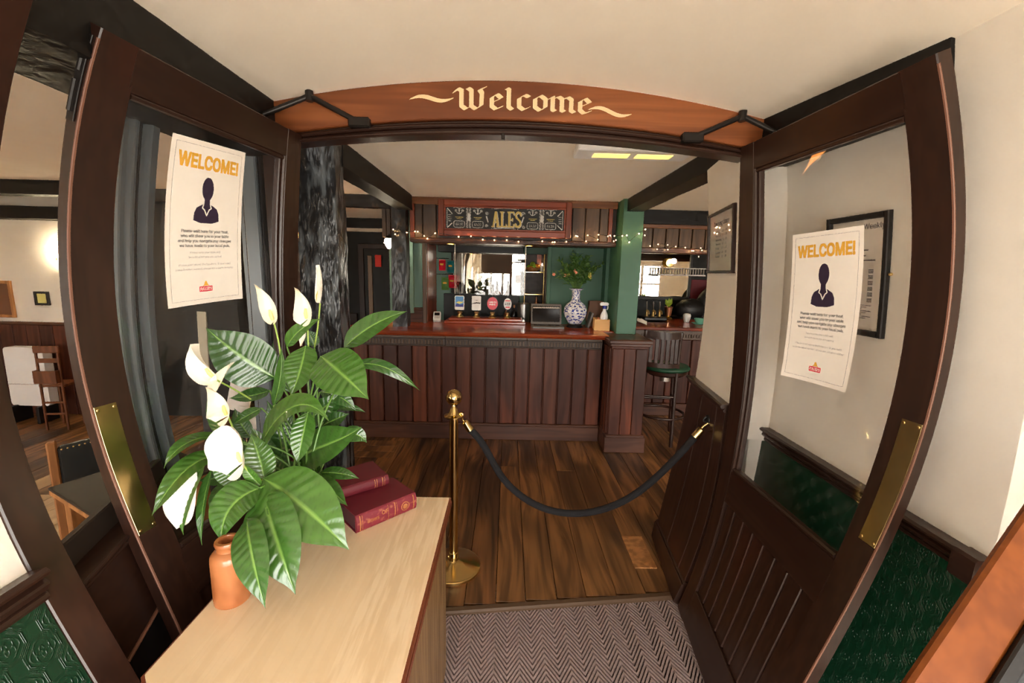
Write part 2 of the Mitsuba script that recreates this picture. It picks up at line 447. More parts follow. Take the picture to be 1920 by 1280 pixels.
fl = struct('floor', cat(cbox(-7.2, 5.8, -1.6, 8.2, -0.25, -0.045, 0.001)), 'm_floor_3')
joints = lambda lo, hi: [lo, *sorted(rng.uniform(lo + 0.5, hi - 0.5, 1)), hi]
x, k = -1.62, 0
while x < 3.6:
    w = 0.152 + 0.016 * rng.random()
    y0 = edge_y(x + w / 2) if x < 1.2 else 0.3
    cuts = [y0, *([rng.uniform(2.6, 3.9)] if k % 3 == 1 else []), 6.2]
    for a, b in zip(cuts[:-1], cuts[1:]):
        part(fl, 'board', cbox(x + 0.0015, x + w - 0.0015, a + 0.001, b - 0.001, -0.04, -0.002 * rng.random(), 0.002), f'm_floor_{rng.integers(4)}')
    x += w
    k += 1
x = -1.62
while x > -6.9:
    w = 0.17 + 0.02 * rng.random()
    a, b = (-1.45, 4.6)
    c = rng.uniform(2.7, 3.3)
    for lo, hi in ((a, c), (c, b)):
        part(fl, 'board', cbox(x - w + 0.0015, x - 0.0015, lo + 0.001, hi - 0.001, -0.04, -0.002 * rng.random(), 0.002), f'm_daylit_floor_{rng.integers(2)}' if lo < 0 else f'm_floor_{rng.integers(4)}')  # boards nearer the windows take the tone with daylight painted in
    x -= w
part(fl, 'repair_board', cbox(0.77, 0.90, 2.22, 2.52, -0.01, 0.004, 0.002), 'm_oak', label='paler repair board let into the floor')
for i in range(3):
    part(fl, 'repair_board', cbox(-1.55, -1.02, 3.62 + 0.13 * i, 3.745 + 0.13 * i, -0.01, 0.0015, 0.002), f'm_floor_{i % 2 * 2}')
sx = np.linspace(-1.15, 1.0, 12)
v, f = sweep_flat(oct_section(-0.03, 0.012, -0.04, 0.005, 0.008), sx)
struct('trim_1', trimesh.Trimesh(np.stack([v[:, 2], edge_y(v[:, 2]) - 0.018 + v[:, 0], v[:, 1]], 1), f, process=False), 'm_frieze', label='worn wooden threshold strip between mat and floorboards')

mt = thing('entrance_mat', 'grey-brown herringbone ribbed entrance mat inside the doorway', 'mat')
xs = np.linspace(-1.15, 1.06, 12)
part(mt, 'backing', mesh([(a, b, z) for a in (-0.54, 1.08) for b, z in ((-0.88, -0.030), (edge_y(a) - 0.035, -0.030))], [[0, 2, 3], [0, 3, 1]]), 'm_mat_base')
vs, fs = [], []
half, amp, pitch, nz = 0.056, 0.088, 0.0270, 0
zx = np.arange(-0.53, 1.065, half)
for j in range(108):
    y0 = -0.86 + j * pitch
    yy = y0 + amp * (np.arange(len(zx)) % 2)
    keep = yy + 0.012 < edge_y(zx) + 0.16
    for i in range(len(zx) - 1):
        if keep[i] and keep[i + 1]:
            for (dy, z) in ((-0.0088, -0.030), (-0.0074, -0.014), (0.0074, -0.014), (0.0088, -0.030)):
                vs += [(zx[i], yy[i] + dy, z), (zx[i + 1], yy[i + 1] + dy, z)]
            fs += [[nz, nz + 1, nz + 3, nz + 2], [nz + 2, nz + 3, nz + 5, nz + 4], [nz + 4, nz + 5, nz + 7, nz + 6]]
            nz += 8
part(mt, 'herringbone_ribs', mesh(vs, fs), 'm_mat', kind='stuff')


def vault(X, Y, dz=0.0):
    return np.stack([X, Y, 2.462 - 0.105 * np.minimum(np.abs(X), 1.36) ** 2 + 0.006 * (meshkit.fbm(np.stack([X * 2, Y * 2, 0 * X], -1), 2) - 0.5) + dz], -1)


struct('ceiling', sheet(vault, -1.36, 1.36, -1.5, 1.99, 30, 20), 'm_ceiling', True, label='sagging cream plaster ceiling over the vestibule')
struct('ceiling_bar', cat(cbox(-7.2, -1.3, -1.6, 8.2, 2.385, 2.5), cbox(-1.3, 1.3, 1.995, 8.2, 2.385, 2.5), cbox(1.3, 5.8, -1.6, 8.2, 2.385, 2.5)), 'm_ceiling', label='cream ceiling over the bar')


def wall_with_holes(x0, x1, z0, z1, holes, y0, y1):
    s = Polygon([(x0, z0), (x1, z0), (x1, z1), (x0, z1)])
    for a, b, c, d in holes:
        s = s.difference(shapely.box(a, b, c, d))
    m = extr(s, y1 - y0)
    return moved(m, (0, y1, 0), (1, 0, 0), (0, 0, 1), (0, -1, 0))


HOLES = [(-6.0, 0.95, -4.7, 1.95), (-3.5, 0.95, -2.2, 1.95), (-0.85, -0.02, 1.08, 2.25), (1.6, 0.75, 3.3, 2.2), (3.6, 0.75, 4.85, 2.0), (-1.42, 0.75, -0.97, 1.82)]
struct('wall_front', wall_with_holes(-7.2, 5.8, -0.2, 2.5, HOLES, -1.02, -0.9), 'm_plaster')
n = 0
for a, b, c, d in HOLES:
    n += 1
    wk = struct_root(f'window_{n}' if n != 3 else 'door_3')
    fr = [cbox(a, a + 0.06, -1.0, -0.92, b, d), cbox(c - 0.06, c, -1.0, -0.92, b, d), cbox(a, c, -1.0, -0.92, d - 0.06, d)]
    if n != 3:
        fr.append(cbox(a, c, -1.0, -0.92, b, b + 0.06))
    part(wk, 'frame', cat(*fr), 'm_white')
    m = (a + c) / 2
    for xx in ((m,) if n != 3 else (-0.51, -0.17, 0.06)):
        part(wk, 'mullion', cbox(xx - 0.035, xx + 0.035, -0.99, -0.93, b + 0.05, d - 0.05), 'm_white' if n != 3 else 'm_mahogany')
    if n == 3:
        part(wk, 'upper_panel', cbox(-0.84, 0.04, -0.98, -0.94, 1.60, 2.2), 'm_mahogany')
        part(wk, 'transom', cbox(a + 0.05, c - 0.05, -0.99, -0.93, 1.88, 1.95), 'm_mahogany')
    else:
        part(wk, 'glazing_bar', cbox(a + 0.05, c - 0.05, -0.98, -0.94, (b + d) / 2 - 0.02, (b + d) / 2 + 0.02), 'm_white')
struct('wall_side_left', cbox(-7.2, -7.0, -1.6, 8.2, -0.2, 2.5), 'm_plaster')
struct('wall_side_right', cbox(5.6, 5.8, -1.6, 8.2, -0.2, 2.5), 'm_plaster')
struct('wall_back', cbox(-3.2, 5.8, 6.4, 6.5, -0.2, 2.5), 'm_hall_green')
struct('wall_dining', cbox(-7.1, -3.95, 4.6, 4.72, -0.2, 2.5), 'm_plaster', label='white dining room wall beyond the left glazing')
struct('wall_hall', cat(cbox(-3.95, -2.9, 4.6, 4.72, -0.2, 2.5), cbox(-3.02, -2.9, 4.72, 6.45, -0.2, 2.5)), 'm_hall_green')

# vestibule, right: bowed plaster wall, dado rail and embossed green dado
WR = Bowed([1.15, 1.25, 1.285, 1.26, 1.19], [1.15, 1.25, 1.285, 1.26, 1.19], 0.0, 2.2, 2.2, -1)
wr = struct('wall_right', WR.upright(1.0, 2.1, 0.0, 2.345, -0.1, 0.0, 0.001, 40), 'm_plaster', 25, label='bowed white plaster wall behind the right-hand door')
part(wr, 'return', WR.upright(0.0, 1.0, 0.0, 2.345, -0.16, -0.05, 0.001, 40), 'm_plaster', 25)
part(wr, 'return', cbox(1.22, 1.42, 2.1, 2.2, 0, 2.36), 'm_plaster')


def dado_rail(s, u0, u1, v=0.895, n=10):
    ms = [s.level(u0, u1, v, v + 0.02, -0.005, 0.022, 0.006, n), s.level(u0, u1, v + 0.02, v + 0.05, -0.005, 0.036, 0.012, n), s.level(u0, u1, v + 0.05, v + 0.068, -0.005, 0.05, 0.007, n)]
    return cat(*ms)


struct('trim_2', cat(dado_rail(WR, 1.0, 2.08), WR.level(0.985, 1.045, 0.89, 0.97, 0, 0.06, 0.008, 3)), 'm_mahogany_y', label='dark moulded dado rail on the right wall')
struct('trim_3', moved(dado_rail(WR, 0.2, 0.985), (0.055, 0, 0)), 'm_mahogany_y')


def stamped(s, u0, u1, v0, v1, step):
    nu, nv = int((u1 - u0) / step), int((v1 - v0) / step)
    return sheet(lambda U, V: s(U, V, 0.004), u0, u1, v0, v1, nu, nv)


part(wr, 'embossed_dado', stamped(WR, 1.004, 2.08, 0.04, 0.90, 0.03), 'm_lincrusta', True, label='green embossed dado')
part(wr, 'embossed_dado', moved(stamped(WR, 0.3, 0.985, 0.04, 0.90, 0.03), (0.055, 0, 0)), 'm_lincrusta', True, label='green embossed dado')
part(wr, 'corner_strip', WR.upright(0.985, 1.001, 0.0, 0.895, 0.0, 0.008, 0.003), 'm_black')

# vestibule, left: short plaster wall with dado, corner post, open screen to the dining room
LP = [-0.80, -0.832, -1.027, -1.06, -0.879]
LW = Bowed([a - 0.007 for a in LP], [a - 0.007 for a in LP], -0.9, 0.825, 1.725, 1)
wl = struct('wall_left', LW.upright(0.0, 1.725, 0.0, 2.4, -0.1, 0.0, 0.001, 40), 'm_plaster', 25, label='white plaster wall left of the camera')
struct('trim_4', dado_rail(LW, 0.9, 1.724, 0.955), 'm_mahogany_y')
part(wl, 'embossed_dado', stamped(LW, 1.1, 1.722, 0.04, 0.96, 0.03), 'm_lincrusta', True, label='green embossed dado')
PL = Bowed(LP, LP, 0.825, 0.90, 0.075, 1)
one('timber_post', 'dark bowed timber post between left wall and open screen', 'post', PL.upright(0.0, 0.075, 0.0, 2.38, -0.085, 0.0, 0.003, 40), 'm_mahogany', 25, kind='structure')
SC = Bowed([-0.83, -0.905, -1.09, -1.13, -0.98], [-1.02, -1.14, -1.26, -1.31, -1.25], 0.895, 1.52, 0.645, 1)
sl = struct_root('screen_base', 'dark boarded base and sill of the glazed screen behind the left door')
part(sl, 'upper_board', SC.level(0.0, 0.66, 0.66, 0.875, -0.05, 0.0, 0.002, 8), 'm_mahogany_y', 25)
part(sl, 'lower_board', SC.level(0.0, 0.66, 0.02, 0.655, -0.06, -0.008, 0.002, 8), 'm_black', 25)
part(sl, 'bead', SC.level(0.0, 0.66, 0.652, 0.66, -0.02, 0.006, 0.002, 8), 'm_pale_edge')
part(sl, 'sill', cat(SC.level(0.0, 0.66, 0.875, 0.89, -0.02, 0.02, 0.005, 8), SC.level(0.0, 0.66, 0.89, 0.903, -0.08, 0.03, 0.005, 8)), 'm_mahogany_y', 25)
part(sl, 'window_board', SC.level(0.0, 0.66, 0.90, 0.965, -0.085, -0.055, 0.004, 8), 'm_dark_table', 25)
JX = [-0.95, -1.22, -1.335, -1.33, -1.24]
for i, (w, y0, y1, dx, m) in enumerate([(0.05, 1.50, 1.535, -0.012, 'm_jamb_sheen'), (0.03, 1.535, 1.56, 0.0, 'm_jamb_sheen'), (0.03, 1.56, 1.585, -0.01, 'm_black'), (0.04, 1.585, 1.63, 0.012, 'm_jamb_sheen')]):
    J = Bowed([a + dx for a in JX], [a + dx - 0.01 for a in JX], y0, y1, y1 - y0, 1)
    if i == 0:
        jp = one('timber_post', 'moulded screen post coloured with its grey sheen seen through the left door glass', 'post', J.upright(0, y1 - y0, 0.0, 2.36, -0.035, 0.0, 0.004, 40), m, 25, kind='structure')
    else:
        part(jp, 'moulding', J.upright(0, y1 - y0, 0.0, 2.36, -0.035, 0.0, 0.004, 40), m, 25)
jq = one('timber_post', 'dark ribbed screen post just left of the doorway', 'post', cbox(-1.30, -1.20, 2.16, 2.26, 0, 2.36, 0.006), 'm_black', kind='structure')
part(jq, 'moulding', cbox(-1.285, -1.215, 2.14, 2.165, 0, 2.36, 0.006), 'm_jamb_sheen')
part(jq, 'moulding', cbox(-1.33, -1.30, 2.18, 2.25, 0, 2.36, 0.006), 'm_jamb_sheen')

# side beams under the vestibule ceiling
def hewn(x0, x1, y0, y1, z0, z1, amp, seed, nx, ny, nz, freq=9):
    """A rough-hewn timber: a finely divided box with an adzed surface."""
    m = trimesh.creation.box((1, 1, 1))
    b = []
    for ax, sgn in ((0, -1), (0, 1), (1, -1), (1, 1), (2, -1), (2, 1)):
        n_ = [nx, ny, nz]
        o = [i for i in range(3) if i != ax]
        U, V = np.meshgrid(np.linspace(-1, 1, n_[o[0]] + 1), np.linspace(-1, 1, n_[o[1]] + 1), indexing='ij')
        p = np.zeros((U.size, 3))
        p[:, ax], p[:, o[0]], p[:, o[1]] = sgn, U.ravel(), V.ravel()
        f = grid(n_[o[0]], n_[o[1]])
        if (sgn > 0) == (ax == 1):
            f = f[:, ::-1]
        b.append(trimesh.Trimesh(p, f, process=False))
    m = cat(*b)
    c, h = np.array([(x0 + x1) / 2, (y0 + y1) / 2, (z0 + z1) / 2]), np.array([x1 - x0, y1 - y0, z1 - z0]) / 2
    p = m.vertices * h + c
    sc_ = np.array([freq] * 3, float)
    sc_[int(np.argmax(h))] *= 0.35
    d = np.stack([meshkit.fbm(p * sc_ + 11.3 * k, 4, seed + k) - 0.5 for k in range(3)], -1)
    d[:, int(np.argmax(h))] = 0
    m.vertices = p + d * amp * 2
    return m


one('ceiling_beam', 'black timber beam above the left door', 'beam', hewn(-1.28, -1.0, 0.3, 1.99, 2.15, 2.372, 0.008, 3, 6, 60, 6), 'm_black_beam', 40, kind='structure')
v_, f_ = sweep_flat(oct_section(0.0, 0.25, -0.19, 0.012, 0.006), np.linspace(0, 1, 20))
bx = np.stack([1.16 - 0.10 * v_[:, 2] + v_[:, 0], 1.24 + 0.75 * v_[:, 2], 2.335 + 0.012 * v_[:, 2] + v_[:, 1] + 0.006 * (meshkit.fbm(v_ * 9, 3) - 0.5)], 1)
one('ceiling_beam', 'black timber beam above the right door ending at the white wall', 'beam', trimesh.Trimesh(bx, f_, process=False), 'm_black_beam', kind='structure')


# ---------------------------------------------------------------- the doorway: lintel with painted welcome
def zt(x):
    return 2.462 - 0.105 * x * x


def zb(x):
    return 2.312 - 0.085 * x * x


def zm(x):
    return 2.246 - 0.066 * x * x


def arch(x0, x1, lo, hi, y0, y1, e=0.004, n=40):
    xs = np.linspace(x0, x1, n)
    v, f = [], []
    sec = oct_section(0, 1, 0, 1, 0.001)
    for xx in xs:
        a, b = lo(xx), hi(xx)
        v += [(xx, y0 + e, a), (xx, y1, a), (xx, y1, b), (xx, y0 + e, b), (xx, y0, b - e), (xx, y0, a + e)]
    k = 6
    for i in range(n - 1):
        for j in range(k):
            p, q, r, s = i * k + j, i * k + (j + 1) % k, (i + 1) * k + (j + 1) % k, (i + 1) * k + j
            f += [[p, q, r], [p, r, s]]
    return trimesh.Trimesh(v, f, process=False)


lt = struct('lintel', arch(-1.03, 1.09, zb, zt, 1.93, 2.0), 'm_lintel', 30, label='arched varnished timber lintel with painted lettering')
for i, (a, b, y) in enumerate([(0.0, 0.26, 1.945), (0.26, 0.5, 1.925), (0.5, 0.72, 1.935), (0.72, 1.0, 1.915)]):
    lo_ = lambda x, b=b: zb(x) + (zm(x) - zb(x)) * b
    hi_ = lambda x, a=a: zb(x) + (zm(x) - zb(x)) * a
    part(lt, 'moulding', arch(-1.0, 1.02, lo_, hi_, y, 2.0, 0.006), 'm_mahogany_x', 30)


def nib(paths, n=0.2, ang=42):
    """Broad-nib pen strokes as one outline."""
    d = 0.5 * n * np.array([math.cos(math.radians(ang)), math.sin(math.radians(ang))])
    out = []
    for p in paths:
        p = np.array(p, float)
        for a, b in zip(p[:-1], p[1:]):
            out.append(MultiPoint([a - d, a + d, b - d, b + d]).convex_hull.buffer(0.015))
    return unary_union(out)


GLYPHS = {
    'W': (1.20, [[(-0.14, 1.12), (0.0, 1.34), (0.14, 1.22), (0.14, 0.24), (0.32, 0.02), (0.54, 0.22), (0.54, 1.22), (0.40, 1.36)], [(0.54, 0.22), (0.72, 0.02), (0.94, 0.24), (0.96, 1.06), (0.86, 1.26), (1.08, 1.40)]]),
    'e': (0.62, [[(0.12, 0.76), (0.12, 0.22), (0.28, 0.02), (0.52, 0.18)], [(0.10, 0.76), (0.32, 0.98), (0.50, 0.74), (0.16, 0.46)]]),
    'l': (0.40, [[(0.06, 1.36), (0.14, 1.30), (0.14, 0.18), (0.28, 0.02)]]),
    'c': (0.60, [[(0.50, 0.86), (0.34, 0.98), (0.12, 0.76), (0.12, 0.22), (0.30, 0.02), (0.50, 0.18)]]),
    'o': (0.66, [[(0.12, 0.76), (0.34, 0.98), (0.54, 0.76), (0.54, 0.24), (0.32, 0.02), (0.12, 0.24), (0.12, 0.78)]]),
    'm': (1.08, [[(0.02, 0.84), (0.13, 0.96), (0.13, 0.12), (0.22, 0.04)], [(0.13, 0.80), (0.36, 0.98), (0.50, 0.84), (0.50, 0.12), (0.59, 0.04)], [(0.50, 0.80), (0.74, 0.98), (0.88, 0.84), (0.88, 0.14), (1.0, 0.03)]]),
}


def swash(x0, x1, y, amp, w, sgn=1):
    t = np.linspace(0, 1, 40)
    c = np.stack([x0 + (x1 - x0) * t, y + sgn * amp * np.sin(2 * np.pi * t)], 1)
    h = w * np.sin(np.pi * t) ** 0.8 * 0.5 + 0.0006
    return Polygon(np.vstack([c + np.stack([0 * t, h], 1), (c - np.stack([0 * t, h], 1))[::-1]])).buffer(0)


word, xx = [], 0.0
for ch in 'Welcome':
    adv, st = GLYPHS[ch]
    word.append(shapely.affinity.translate(nib(st), xx))
    xx += adv + 0.04
word = unary_union(word)
s_ = 0.588 / (word.bounds[2] - word.bounds[0])
word = shapely.affinity.scale(shapely.affinity.translate(word, -word.bounds[0]), s_, 0.0605, origin=(0, 0))
m = extr(word.simplify(0.0004), 0.0015)


def on_lintel(m, x0):
    m = m.copy().subdivide_to_size(0.03)
    q = m.vertices
    m.vertices = np.stack([x0 + q[:, 0], 1.929 - q[:, 2], zb(x0 + q[:, 0]) + 0.036 + q[:, 1]], 1)
    return m


part(lt, 'lettering', on_lintel(m, -0.253), 'm_cream_paint', label='cream blackletter word Welcome')
part(lt, 'flourish', on_lintel(extr(swash(0, 0.185, 0.045, 0.010, 0.016), 0.0015), -0.432), 'm_cream_paint')
part(lt, 'flourish', on_lintel(extr(swash(0, 0.185, 0.018, 0.011, 0.016), 0.0015), 0.318), 'm_cream_paint')
part(lt, 'catch', cbox(-0.045, -0.03, 1.905, 1.93, 2.225, 2.25), 'm_iron')


def closer(label, a, b, c):
    k = thing('door_closer', label, 'door closer')
    part(k, 'arm', tube([a, b], 0.011, 8), 'm_iron', True)
    part(k, 'arm', tube([b, c], 0.011, 8), 'm_iron', True)
    part(k, 'elbow_pin', moved(lathe([(0, -0.02), (0.016, -0.02), (0.016, 0.02), (0, 0.02)], 12), b), 'm_iron', 40)
    part(k, 'foot', cbox(c[0] - 0.045, c[0] + 0.045, c[1] - 0.012, 1.94, c[2] - 0.02, c[2] + 0.02, 0.006), 'm_iron')


closer('black folding closer arm joining the left door to the lintel', (-1.03, 1.84, 2.26), (-0.836, 1.9, 2.369), (-0.64, 1.915, 2.278))
closer('black folding closer arm joining the right door to the lintel', (1.10, 1.84, 2.25), (0.959, 1.9, 2.339), (0.765, 1.915, 2.255))
struct('trim_5', cbox(-1.08, -0.99, 1.965, 2.06, 0, 2.25), 'm_mahogany', label='dark door jamb behind the left door')


# ---------------------------------------------------------------- the two doors
def make_door(n, label, xa, xb, face, glow):
    D = Bowed(xa, xb, 1.93, 1.12, 0.84, face)
    k = struct_root(f'door_{n}', label)
    part(k, 'stile', D.upright(0.735, 0.84, 0.01, 2.222, -0.04, 0.0, 0.003, 40), 'm_mahogany', 25)
    part(k, 'pale_edge', D.upright(0.836, 0.8425, 0.02, 2.2, -0.004, 0.001, 0.001, 40), 'm_pale_edge', label='pale arris')  # thin paler line along the free edge
    part(k, 'stile', D.upright(0.0, 0.098, 0.01, 2.222, -0.04, 0.0, 0.004, 40), 'm_mahogany', 25)
    part(k, 'top_rail', D.level(0.098, 0.745, 2.115, 2.222, -0.04, 0.0, 0.003, 10), 'm_mahogany_y', 25)
    part(k, 'lock_rail', D.level(0.098, 0.745, 0.645, 0.80, -0.04, 0.0, 0.003, 10), 'm_mahogany_y', 25)
    part(k, 'bottom_rail', D.level(0.098, 0.745, 0.01, 0.175, -0.04, 0.0, 0.003, 10), 'm_mahogany_y', 25)
    part(k, 'glazing_bead', D.upright(0.098, 0.115, 0.80, 2.115, -0.03, 0.004, 0.006, 40), 'm_mahogany', 25)
    part(k, 'glazing_bead', D.upright(0.115, 0.128, 0.80, 2.10, -0.03, -0.006, 0.004, 40), 'm_mahogany', 25)
    part(k, 'glazing_bead', D.level(0.115, 0.735, 0.80, 0.817, -0.03, 0.006, 0.006, 10), 'm_mahogany_y', 25)
    part(k, 'glazing_bead', D.level(0.115, 0.735, 2.10, 2.115, -0.03, 0.003, 0.004, 10), 'm_mahogany_y', 25)
    part(k, 'glass_pane', D.pane(0.12, 0.74, 0.81, 2.11, -0.02, 6, 30), 'm_glass', True, label='clear glass pane')
    js = np.linspace(0.098, 0.745, 9)
    for a, b in zip(js[:-1], js[1:]):
        part(k, 'panel_board', D.upright(a + 0.002, b - 0.002, 0.175, 0.645, -0.03, -0.012, 0.006, 10), 'm_mahogany', 25)
    for a in js[1:-1]:
        part(k, 'panel_bead', D.upright(a - 0.005, a + 0.005, 0.18, 0.64, -0.025, -0.006, 0.003, 10), 'm_mahogany', 25)
    pl = part(k, 'push_plate', D.upright(0.779, 0.836, 0.905, 1.285, 0.0, 0.0025, 0.001, 12), 'm_brass_old', 25, label='tarnished brass push plate')
    for u in (0.787, 0.828):
        for v in (0.915, 1.275):
            part(pl, 'screw', D.flat(lathe([(0.0045, 0), (0.0045, 0.001), (0.002, 0.002), (0, 0.002)], 10), u, v, 1, 0.0025), 'm_brass', True)
    return D, k


DL, dl = make_door(1, 'left-hand dark timber door with large glass pane standing open', [-0.85, -0.927, -0.950, -0.935, -0.890], [-0.85, -0.939, -1.093, -1.129, -0.982], 1, 0)
DR, drr = make_door(2, 'right-hand dark timber door with large glass pane standing open', [0.898, 1.023, 1.05, 1.025, 0.98], [0.8, 0.974, 1.135, 1.163, 1.027], -1, 0)
fb = part(dl, 'flush_bolt', cat(DL.upright(0.8405, 0.8445, 2.01, 2.2, -0.034, -0.012, 0.001, 8), DL.upright(0.842, 0.853, 2.03, 2.10, -0.028, -0.018, 0.003, 6), DL.upright(0.842, 0.850, 2.12, 2.19, -0.028, -0.018, 0.003, 6)), 'm_iron', label='black iron bolt on the door edge')


# ---------------------------------------------------------------- the posters taped to the glass
def make_poster(label, D, su, u_mid, v_top, h, w, tilt):
    k = thing('poster', label, 'poster')
    put = lambda m, c: D.flat(m, u_mid, v_top, su, c)

    def curl(m, c):
        m = m.copy()
        q = m.vertices
        q[:, 2] += 0.010 * (q[:, 1] / h) ** 2 * (np.abs(q[:, 0]) / w * 2) ** 2 + c
        q[:, 1] += tilt * q[:, 0]
        m.vertices = q
        return D.flat(m, u_mid, v_top, su, -0.017)

    P_ = sheet(lambda U, V: np.stack([U, V, 0 * U], -1), -w / 2, w / 2, -h, 0, 12, 16)
    Q_ = P_.copy()
    Q_.vertices[:, 2] += 0.0008
    part(k, 'sheet', cat(curl(P_, 0.0), curl(Q_, 0.0)), 'm_paper')
    bw = 0.0012
    brd = rbox(w - 0.03, h - 0.03, 0.002).difference(rbox(w - 0.03 - 2 * bw, h - 0.03 - 2 * bw, 0.002))
    part(k, 'border', curl(moved(extr(brd, 0.0003), (0, -h / 2, 0)).subdivide_to_size(0.05), 0.0011), 'm_print_pale')
    part(k, 'heading', curl(moved(text('WELCOME!', 0.040, 0.0004, True, width=0.80 * w, fat=0.0012), (0, -0.158 * h, 0)), 0.0012), 'm_print_gold', label='gold heading WELCOME!')
    head = shapely.affinity.scale(Point(0, 0).buffer(1, quad_segs=16), 0.0215, 0.037)
    head = shapely.affinity.translate(head, 0.0, -0.275 * h)
    neck = shapely.box(-0.010, -0.39 * h, 0.010, -0.31 * h)
    bust = Polygon([(-0.046, -0.468 * h), (-0.044, -0.425 * h), (-0.036, -0.395 * h), (-0.020, -0.378 * h), (-0.011, -0.372 * h), (0.011, -0.372 * h), (0.020, -0.378 * h), (0.036, -0.395 * h), (0.044, -0.425 * h), (0.046, -0.468 * h), (0.022, -0.482 * h), (-0.022, -0.482 * h)]).buffer(0.002)
    fig = unary_union([head, neck, bust])
    col = unary_union([LineString([(-0.013, -0.372 * h), (-0.017, -0.392 * h), (-0.009, -0.402 * h), (0.0, -0.437 * h)]).buffer(0.0022), LineString([(0.013, -0.372 * h), (0.017, -0.392 * h), (0.009, -0.402 * h), (0.0, -0.437 * h)]).buffer(0.0022)])
    part(k, 'figure', curl(extr(fig.difference(col), 0.0004), 0.0012), 'm_print_navy', label='dark head-and-shoulders silhouette with white collar')
    body = [('Please wait here for your host,', 0.545, 0.62), ('who will show you to your table', 0.575, 0.63), ('and help you navigate any changes', 0.605, 0.70), ('we have made to your local pub.', 0.635, 0.66)]
    part(k, 'lettering', cat(*[curl(moved(text(s, 0.0092, 0.0003, True, width=ww * w), (0, -f * h, 0)), 0.0012) for s, f, ww in body]), 'm_print_grey')
    small = [('Please note your table will', 0.676, 0.40), ('be sold when you are seated', 0.704, 0.43), ('Please don\'t move the furniture. If you need', 0.752, 0.68), ('some furniture moved, please ask a team member', 0.780, 0.76)]
    part(k, 'lettering', cat(*[curl(moved(text(s, 0.0068, 0.0003, width=ww * w), (0, -f * h, 0)), 0.0012) for s, f, ww in small]), 'm_print_pale')
    lg = part(k, 'emblem', curl(moved(extr(shapely.box(-0.025, -0.009, 0.025, 0.009), 0.0003), (0, -0.905 * h, 0)), 0.0012), 'm_print_red', label='small red and gold brewery emblem')
    part(lg, 'lettering', curl(moved(text("FULLER'S", 0.010, 0.0004, True, width=0.044), (0, -0.914 * h, 0)), 0.0016), 'm_paper')
    beast = unary_union([shapely.affinity.scale(Point(0, 0.010).buffer(0.006), 0.8, 1.0), Polygon([(-0.009, 0.001), (0.009, 0.001), (0.006, 0.009), (-0.005, 0.008)]), shapely.box(-0.012, 0.0, 0.012, 0.002)])
    part(lg, 'crest', curl(moved(extr(beast, 0.0003), (0, -0.885 * h, 0)), 0.0012), 'm_print_gold')


make_poster('white gold-lettered welcome poster taped to the left door glass', DL, -1, 0.441, 2.068, 0.525, 0.288, 0.06)
make_poster('white gold-lettered welcome poster taped to the right door glass', DR, 1, 0.437, 1.842, 0.540, 0.287, 0.03)

# ---------------------------------------------------------------- right-hand pier: plaster above a boarded dado
PA, PB = [0.92, 1.05, 1.075, 1.05, 1.005], [0.992, 1.079, 1.144, 1.154, 1.104]
PI = Bowed(PA, PB, 1.98, 2.5, 0.52, -1)
pier = struct('wall_pier', PI.upright(0.0, 0.52, 0.9, 2.26, -0.2, 0.0, 0.001, 30), 'm_plaster', 25, label='white pier beyond the right door above dark boarding')
part(pier, 'core', cbox(1.21, 1.35, 2.0, 2.5, 0, 2.36), 'm_plaster')
for i, (a, b) in enumerate([(-0.02, 0.088), (0.088, 0.31), (0.31, 0.535)]):
    part(pier, 'dado_board', PI.upright(a + 0.002, b - 0.002, 0.11, 1.045, -0.05, 0.018, 0.003, 14), 'm_mahogany', 25)
for a in (0.088, 0.31):
    part(pier, 'dado_bead', PI.upright(a - 0.005, a + 0.005, 0.11, 1.03, 0.0, 0.022, 0.003, 14), 'm_mahogany', 25)
part(pier, 'skirting', cat(PI.level(-0.03, 0.545, 0.0, 0.105, -0.05, 0.03, 0.003), PI.level(-0.03, 0.545, 0.10, 0.12, -0.04, 0.024, 0.008)), 'm_mahogany_y', 25)
part(pier, 'dado_cap', cat(PI.level(-0.03, 0.55, 1.035, 1.055, -0.05, 0.03, 0.006), PI.level(-0.03, 0.555, 1.055, 1.075, -0.05, 0.045, 0.007)), 'm_mahogany_y', 25)


def framed(name, label, catg, S, u0, u1, v0, v1, fw, m, su, depth=0.018, paper='m_paper'):
    """A glazed picture frame on a bowed wall; returns its key and a function that prints on the paper (origin: middle, metres)."""
    k = thing(name, label, catg)
    ua, ub = min(u0, u1), max(u0, u1)
    part(k, 'frame', cat(S.upright(ua, ua + fw, v0, v1, 0, depth, 0.003, 8), S.upright(ub - fw, ub, v0, v1, 0, depth, 0.003, 8), S.level(ua + fw, ub - fw, v0, v0 + fw, 0, depth, 0.003), S.level(ua + fw, ub - fw, v1 - fw, v1, 0, depth, 0.003)), m, 25)
    part(k, 'paper', S.pane(ua + fw, ub - fw, v0 + fw, v1 - fw, 0.004, 4, 6), paper, True)
    part(k, 'glass', S.pane(ua + fw, ub - fw, v0 + fw, v1 - fw, 0.010, 4, 6), 'm_glass', True)
    return k, lambda m_: S.flat(m_, (ua + ub) / 2, (v0 + v1) / 2, su, 0.005)


